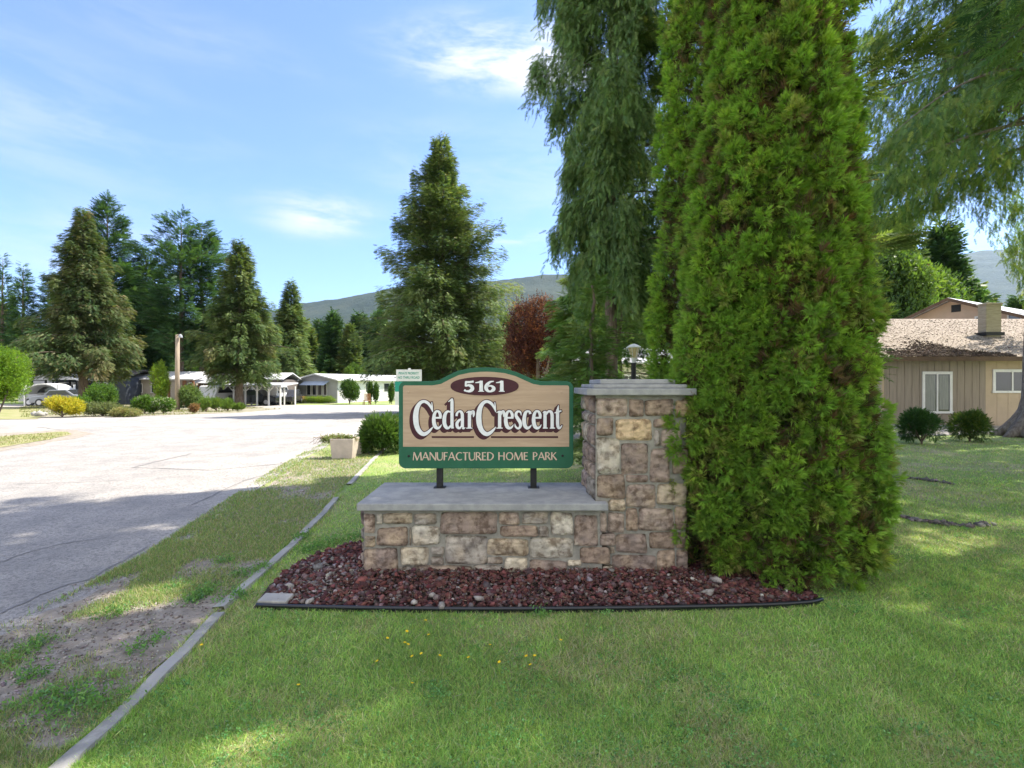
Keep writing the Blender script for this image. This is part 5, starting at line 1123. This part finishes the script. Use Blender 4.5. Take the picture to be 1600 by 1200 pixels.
# central white home, turned so that its long side faces the sun
hD = thing('white_mobile_home', 'white mobile home with low gable coloured as in shade and window awning in the centre distance', 'house', (q(465, 55), 55, gz(55)), math.atan2(-2.5, 5.1)); Wd, Ln = 5.68, 13.0
b = MB(); b.prism([(0, 0, -.05), (Wd, 0, -.05), (Wd, 0, 2.35), (Wd*.5, 0, 3.0), (0, 0, 2.35)], (0, .15, 0)); b.build('gable_wall', m_gy, hD)  # gable's shade put into its colour: grey here, white on the sunny side
b = MB(); b.box(0, Wd-.001, .151, Ln, -.05, 2.33); b.build('long_wall', M['white'], hD)
gable(MB(), 0, Wd, 0, Ln, 2.40, 3.05, .12, .45).build('roof', m_wr, hD)
for a, c_ in ((1.35, 2.0), (2.15, 2.8), (2.95, 3.6), (3.75, 4.3)): window(hD, a, c_, .75, 2.0, -.001, 0, .07)
b = MB(); b.prism([(1.0, -.02, 2.25), (4.6, -.02, 2.25), (4.6, -.75, 1.85), (1.0, -.75, 1.85)], (0, 0, -.03)); b.build('window_awning', m_blue, hD)
for yy in (4.2, 7.2, 9.5):
    b = MB(); b.box(Wd, Wd+.03, yy, yy+.9, 1.1, 2.0); f = b.build('side_window', M['glass'], hD); b = MB(); b.box(Wd, Wd+.045, yy-.09, yy, 1.0, 2.1); b.box(Wd, Wd+.045, yy+.9, yy+.99, 1.0, 2.1); b.build('window_frame', M['white'], f)
b = MB(); b.box(Wd, Wd+.04, 8.2, 9.1, .05, 2.05); b.build('door', m_gy, hD)
b = MB(); b.box(Wd+.9, Wd+.98, 8.0, 11, .1, 1.0); b.box(Wd+.9, Wd+.98, 10.2, 10.3, 0, 2.3); b.build('porch_railing', M['white'], hD)
carport('porch', 'small lean-to porch on the left of the central white home', q(440, 54), q(464, 54), 54, 56.5, gz(54), PZ(595.5, 54), m_wr, M['white'], 'flat', 3, .35, cat='porch')
for i, (px, w_, h_, n_) in enumerate(((546, .95, 2.45, 2600), (579, .26, 2.05, 900), (587, .26, 2.0, 900), (612, .26, 2.05, 900))):
    Y = 49.5; bush('hedge_cedar', ['large rounded dark green hedge against the white home', 'left slim column cedar of the pair by the white home', 'right slim column cedar of the pair by the white home', 'single slim column cedar near the notice sign'][i], q(px, Y), Y, w_, w_, h_/1.55, n_, .26,
         [(.05, .11, .02, 3), (.08, .16, .025, 2)], 150+i, T_LEAF, up=1.2, lobes=14, m=M['leaf'])
for i, (px, n_, c_) in enumerate(((474, 500, [(.35, .20, .10, 2), (.14, .20, .05, 3)]), (486, 700, [(.20, .30, .05, 3), (.15, .24, .04, 2)]), (500, 700, [(.22, .32, .05, 3)]), (514, 500, [(.20, .30, .06, 3)]))):
    Y = 51.5; bush('flower_bed_plant', ['rust and green flower bed plant', 'bright green bed plant left of the bay windows', 'bright green bed plant below the bay windows', 'low green bed plant at the right corner'][i]+' of the white home', q(px, Y), Y, .75, .5, .42, n_, .22, c_, 160+i, T_LEAF, cat='plant')
ch_ = thing('wooden_chair', 'brown wooden garden chair beside the hedge of the white home', 'chair', (q(573, 48), 48, gz(48))); m_ch = mat('chair_wood', (.34, .17, .08), (.28, .14, .07), 5, .7)
b = MB(); b.box(-.3, .3, -.25, .25, .38, .43); b.build('seat', m_ch, ch_); b = MB()
for k in range(5): b.box(-.28+k*.12, -.20+k*.12, .22, .25, .43, 1.05)
b.build('backrest', m_ch, ch_)
for sx in (-.27, .27):
    for sy in (-.22, .22): b = MB(); b.box(sx-.03, sx+.03, sy-.03, sy+.03, -.02, .38); b.build('leg', m_ch, ch_)
# cream house behind the spruce
hE = thing('cream_house', 'cream coloured house glimpsed between the spruce trunks behind the pillar', 'house', (0, 0, 0)); m_cr = mat('cream_siding', (.66, .62, .50), (.60, .56, .45), 2, .8)
z0 = gz(27); walls(1.9, 10.5, 27, 33, z0-.05, z0+2.7).build('wall', m_cr, hE); gable(MB(), 1.9, 10.5, 27, 33, z0+2.75, z0+3.7, axis='x').build('roof', m_wr, hE)
for a in (3.3, 5.6, 8): window(hE, a, a+1.1, z0+1.0, z0+2.1, 27, 1, .07)

# ------------------------------------------------------------------ grass, weeds, flowers
def blades(name, label, x, y, h, w, col, seed, lean=.5, z=0):
    r = _seed(seed); n = len(x); a = r.rand(n)*6.283; ln = h*lean*np.abs(r.randn(n)); b_ = r.rand(n)*6.283
    base = np.stack([x, y, np.array([gz(t_) for t_ in y]) if y.max() > 20 else np.zeros(n)], 1)+[0, 0, z]
    s = np.stack([np.cos(a)*w, np.sin(a)*w, 0*a], 1); tip = base+np.stack([np.cos(b_)*ln, np.sin(b_)*ln, h*r.uniform(.6, 1.1, n)], 1)
    V = np.stack([base-s, base+s, tip], 1).reshape(-1, 3)
    o = np_mesh(name, V, np.arange(3*n).reshape(-1, 3), M['grass'], None, np.repeat(col, 3, 0)); tag(o, label, 'grass', kind='stuff'); return o
def kerb_x(y): return np.interp(y, [0, 2.2, 2.8, 3.32, 4.3, 5, 5.8, 6.7, 7.6, 9, 10.4, 12.2, 13.9], [-1.68, -1.76, -1.82, -1.90, -2.0, -2.06, -2.16, -2.3, -2.42, -2.6, -2.78, -2.95, -3.2])
def road_x(y): return np.interp(y, [a[1] for a in ROAD_R[1:]], [a[0] for a in ROAD_R[1:]])
def lawn_color(x, y, n, seed):
    r = _seed(seed); g = fnoise(x, y, .9, 41, 4); d = fnoise(x+9, y, .45, 44, 3)
    c = palette(r, n, [(.27, .47, .12, 4), (.38, .56, .14, 4), (.16, .33, .09, 3), (.46, .58, .17, 2)], jit=.2)
    dry = np.clip((d-.49)*2.6, 0, .42)+.11; dr = palette(r, n, [(.52, .47, .28, 3), (.40, .40, .22, 3), (.62, .58, .42, 1)]); k = (r.rand(n) < dry)[:, None]
    c = np.where(k, dr, c); p_ = fnoise(x+3, y, .16, 52, 2); q_ = fnoise(x, y+7, .5, 57, 2)
    c = c*(.74+.36*p_+.20*q_)[:, None]; cl = 1.0
    return c*cl*(.85+.30*g[:, None])
inv_y = lambda u, a, b: 1/(1/a+(1/b-1/a)*u)
bed_poly = [(-1.74, 3.395), (-1.0, 3.365), (0, 3.345), (1.0, 3.375), (1.7, 3.415), (2.0, 3.455), (2.10, 3.54), (2.4, 4.4), (2.3, 5.0), (1.5, 4.9), (-1.2, 4.78), (-1.45, 4.7), (-1.72, 4.35), (-1.80, 3.8)]
r = _seed(170); n = 900000; y = inv_y(r.rand(n), 1.25, 16.5); x = r.uniform(-1, 1, n)*(1.12*y+1.0)
k = (x > kerb_x(y)+.055-.06*fnoise(x, y, .3, 77)) & ~in_poly(x, y, bed_poly) & ~((y > 13.7) & (x < 9)) & ~((x > 8.9) & (y > 13.6+(x-8.6)*.12)); x, y = x[k], y[k]; n = len(x)
thick = np.clip(fnoise(x, y, .35, 47, 3)*1.6-.1, .3, 1.2)
h = (.013+.019*thick)*(1+.15*np.log(y/1.5)); w = .0017*(y/2.0)**.62
blades('lawn_grass', 'short mown lawn, green with dry straw coloured patches, round the sign and up to the tan house', x, y, h, w, lawn_color(x, y, n, 1), 171, 1.15)
n = 90000; y = inv_y(r.rand(n), 16.5, 60); x = r.uniform(-1.1, 1.2, n)*y
k = (x > -4.5) & ~((y < 21.5) & (x < 9)) & ~((x > 8) & (y < 28.7)) & ~((y > 29) & (y < 41)); x, y = x[k], y[k]
blades('far_lawn_grass', 'sunlit grass beyond the gravel drive', x, y, .09+0*x, .012+0*x, lawn_color(x, y, len(x), 2), 172, .6)
# clover and small broad leaves between the blades
cn = 420; cy = inv_y(r.rand(cn), 1.5, 6.5); cx = r.uniform(-1, 1, cn)*(1.05*cy+.5); k = (cx > kerb_x(cy)+.12) & ~in_poly(cx, cy, bed_poly) & (fnoise(cx, cy, .7, 49) > .46); cx, cy = cx[k], cy[k]; idx = np.repeat(np.arange(len(cx)), 34); m2 = len(idx); sp = r.uniform(.03, .10, len(cx))[idx]
Ps = np.stack([cx[idx]+r.randn(m2)*sp, cy[idx]+r.randn(m2)*sp, .010+.018*r.rand(m2)], 1); k = ~in_poly(Ps[:, 0], Ps[:, 1], bed_poly) & (Ps[:, 0] > kerb_x(Ps[:, 1])+.05); Ps = Ps[k]; m2 = len(Ps)
V, Cc = stamp(tmpl_leaf(4, 8, .7, .5), Ps, r.randn(m2, 3)*.4+[0, 0, .6], r.randn(m2, 3), r.uniform(.010, .022, m2), palette(r, m2, [(.17, .36, .12, 4), (.24, .44, .16, 3), (.13, .28, .11, 2)]))
o = np_mesh('clover', V, np.arange(len(V)).reshape(-1, 3), M['leaf_soft'], None, Cc); tag(o, 'clover and small weeds in loose patches through the lawn', 'clover', kind='stuff')
# verge: patchy weeds and grass on gravelly soil
n = 260000; y = inv_y(r.rand(n), 1.4, 13.9); t_ = r.rand(n); x = road_x(y)-.22+(kerb_x(y)-.05-road_x(y)+.22)*t_
m_ = fnoise(x, y*.8, .42, 51, 4)+.10*(t_ > .25)-.13*(y < 4.6)*(t_ > .45)+.06*(y > 5); m_ = m_-.10*(t_ > .5)*(y < 3.6)*(y > 2.1); k = (m_ > .475+.08*r.randn(n)) ; x, y = x[k], y[k]; n = len(x)
c = palette(r, n, [(.19, .32, .10, 4), (.25, .38, .12, 3), (.36, .37, .17, 3), (.48, .43, .27, 2)], jit=.2)
blades('verge_grass', 'patchy weedy grass on the gravelly verge between road and kerb', x, y, .018+.028*r.rand(n), .0018*(y/2)**.6, c, 173, .8, .006)
n = 15000; y = inv_y(r.rand(n), 1.3, 12); x = kerb_x(y)+r.choice([-1, 1], n)*(.060-.03*fnoise(0*y, y, .25, 79)+.008*r.randn(n)); k = fnoise(x, y, .22, 78) > .42; x, y = x[k], y[k]
blades('kerb_grass', 'ragged grass growing over both edges of the kerb', x, y, .018+.022*r.rand(len(x)), .0018*(y/2)**.6, lawn_color(x, y, len(x), 5), 179, .9)
# broad leaved weeds in the verge and along the kerb
Ps = []
for (px, py, s_) in ((310, 935, 1), (330, 925, .8), (370, 935, 1), (300, 940, .7), (230, 1010, .8), (130, 1095, 1.2), (90, 1110, 1.2), (60, 1100, 1), (160, 1110, 1), (50, 1060, .8), (500, 855, 1.1), (520, 848, 1.2), (480, 862, .8), (555, 842, .9), (380, 900, .9), (410, 890, .7), (350, 880, .8), (270, 920, .7), (470, 842, .7), (60, 1010, .8), (20, 1035, 1), (180, 960, .7), (845, 962, .6)):
    gx, gy = (px-800)/800*(1.5*800/(py-600)), 1.5*800/(py-600); m_ = int(60*s_)
    for _ in range(m_): Ps.append((gx+r.randn()*.055*s_, gy+r.randn()*.07*s_, .015+abs(r.randn())*.022*s_))
Ps = np.array(Ps); n = len(Ps); V, Cc = stamp(T_LEAF, Ps, r.randn(n, 3)*.5+[0, 0, .8], r.randn(n, 3), r.uniform(.025, .055, n), palette(r, n, [(.15, .31, .08, 4), (.21, .38, .12, 3), (.13, .26, .12, 2)]))
o = np_mesh('verge_weeds', V, np.arange(len(V)).reshape(-1, 3), M['leaf_soft'], None, Cc); tag(o, 'broad leaved weeds in clumps on the verge and at the bed corner', 'weeds', kind='stuff')
# loose pebbles on verge and road edge
n = 9000; y = inv_y(r.rand(n), 1.35, 12); x = road_x(y)-.35*r.rand(n)**2+(kerb_x(y)-road_x(y))*r.rand(n)
o = rocks('verge_pebbles', np.stack([x, y, .012+0*x], 1), r.uniform(.002, .0065, n)*(1+(r.rand(n) < .02))*(y/2.2)**.4, palette(r, n, [(.38, .35, .32, 3), (.25, .22, .20, 3), (.5, .47, .43, 1)]), M['lava'], 9, ''); tag(o, 'loose grey pebbles scattered on the verge', 'pebbles', kind='stuff')
# island and wedge grass
n = 26000; isl_p = isl; xs_ = [a for a, _ in isl]; ys_ = [b_ for _, b_ in isl]; x = r.uniform(min(xs_), max(xs_), n); y = r.uniform(min(ys_), max(ys_), n); k = in_poly(x, y, isl) & (fnoise(x, y, 2.2, 61) > .47)
blades('island_grass', 'dry grass between the shrubs of the planted island', x[k], y[k], .12+0*x[k], .018+0*x[k], palette(r, int(k.sum()), [(.16, .20, .06, 3), (.26, .25, .11, 3)]), 174)
wd = [G(-200, 711), G(0, 699), G(80, 687), G(110, 679), G(95, 676), G(0, 683), G(-200, 692)]; n = 40000; x = r.uniform(-26, -8, n); y = r.uniform(9, 17, n); k = in_poly(x, y, wd) & (fnoise(x, y, 1, 62) > .36)
blades('wedge_grass', 'strip of dry yellow green grass at the left edge beyond the road', x[k], y[k], .07+0*x[k], .008+0*x[k], palette(r, int(k.sum()), [(.16, .21, .06, 3), (.28, .26, .12, 3)]), 175)
# yellow flowers in the lawn
m_yel = mat('yellow_petals', (.85, .62, .02), None, rough=.6); m_stem = mat('flower_stem', (.10, .20, .05), None, rough=.7); fl0 = None
for i, (zx, zy) in enumerate(((712, 345), (640, 373), (805, 362), (706, 392), (716, 398), (778, 430), (745, 440), (612, 460), (835, 440), (957, 447), (1028, 402), (1072, 461), (1176, 440), (1202, 440), (1192, 475), (302, 553), (730, 547), (784, 308), (1297, 383), (-60, 398))):
    px, py = 340+zx/2.424, 840+zy/2.424; Y = 1.46*800/(py-600)
    if fl0 is None:
        f = fl0 = thing('yellow_flower', '', 'flower', (0, 0, 0)); b = MB()
        for k in range(9):
            a = 2*math.pi*k/9; c_, s_ = math.cos(a), math.sin(a); b.add([(0, 0, .040), (c_*.008-s_*.003, s_*.008+c_*.003, .043), (c_*.0125, s_*.0125, .041), (c_*.008+s_*.003, s_*.008-c_*.003, .043)], [(0, 1, 2, 3)])
        b.tube([(0, 0, .038), (0, 0, .044)], [.004, .005], 7); b.build('petals', m_yel, f); b = MB(); b.tube([(0, 0, 0), (.003, 0, .02), (0, 0, .039)], .0012, 5); b.build('stem', m_stem, f)
    else: f = copy_tree(fl0)
    f.location = (PX(px, Y), Y, 0); f.rotation_euler = (random.uniform(-.2, .2)+.25, random.uniform(-.2, .2), random.uniform(0, 6)); f['label'] = 'small yellow flower open in the short lawn grass before the rock bed'; f['group'] = 'yellow flowers in the lawn'; f.scale = (.8,)*3

# ------------------------------------------------------------------ air: one thin even volume round the place
b = MB(); b.box(-9500, 9500, -80, 9400, -3, 1200)
hz = b.build('haze', bpy.data.materials.new('haze_air')); hm = hz.data.materials[0]; hm.use_nodes = True; ht = hm.node_tree; ht.nodes.clear()
ho = N(ht, 'ShaderNodeOutputMaterial'); pv = N(ht, 'ShaderNodeVolumePrincipled'); pv.inputs['Color'].default_value = (.60, .80, 1.0, 1); pv.inputs['Density'].default_value = .000055; pv.inputs['Anisotropy'].default_value = .3
ht.links.new(pv.outputs[0], ho.inputs['Volume']); tag(hz, 'thin blue air haze in front of the mountains', 'haze', kind='stuff')
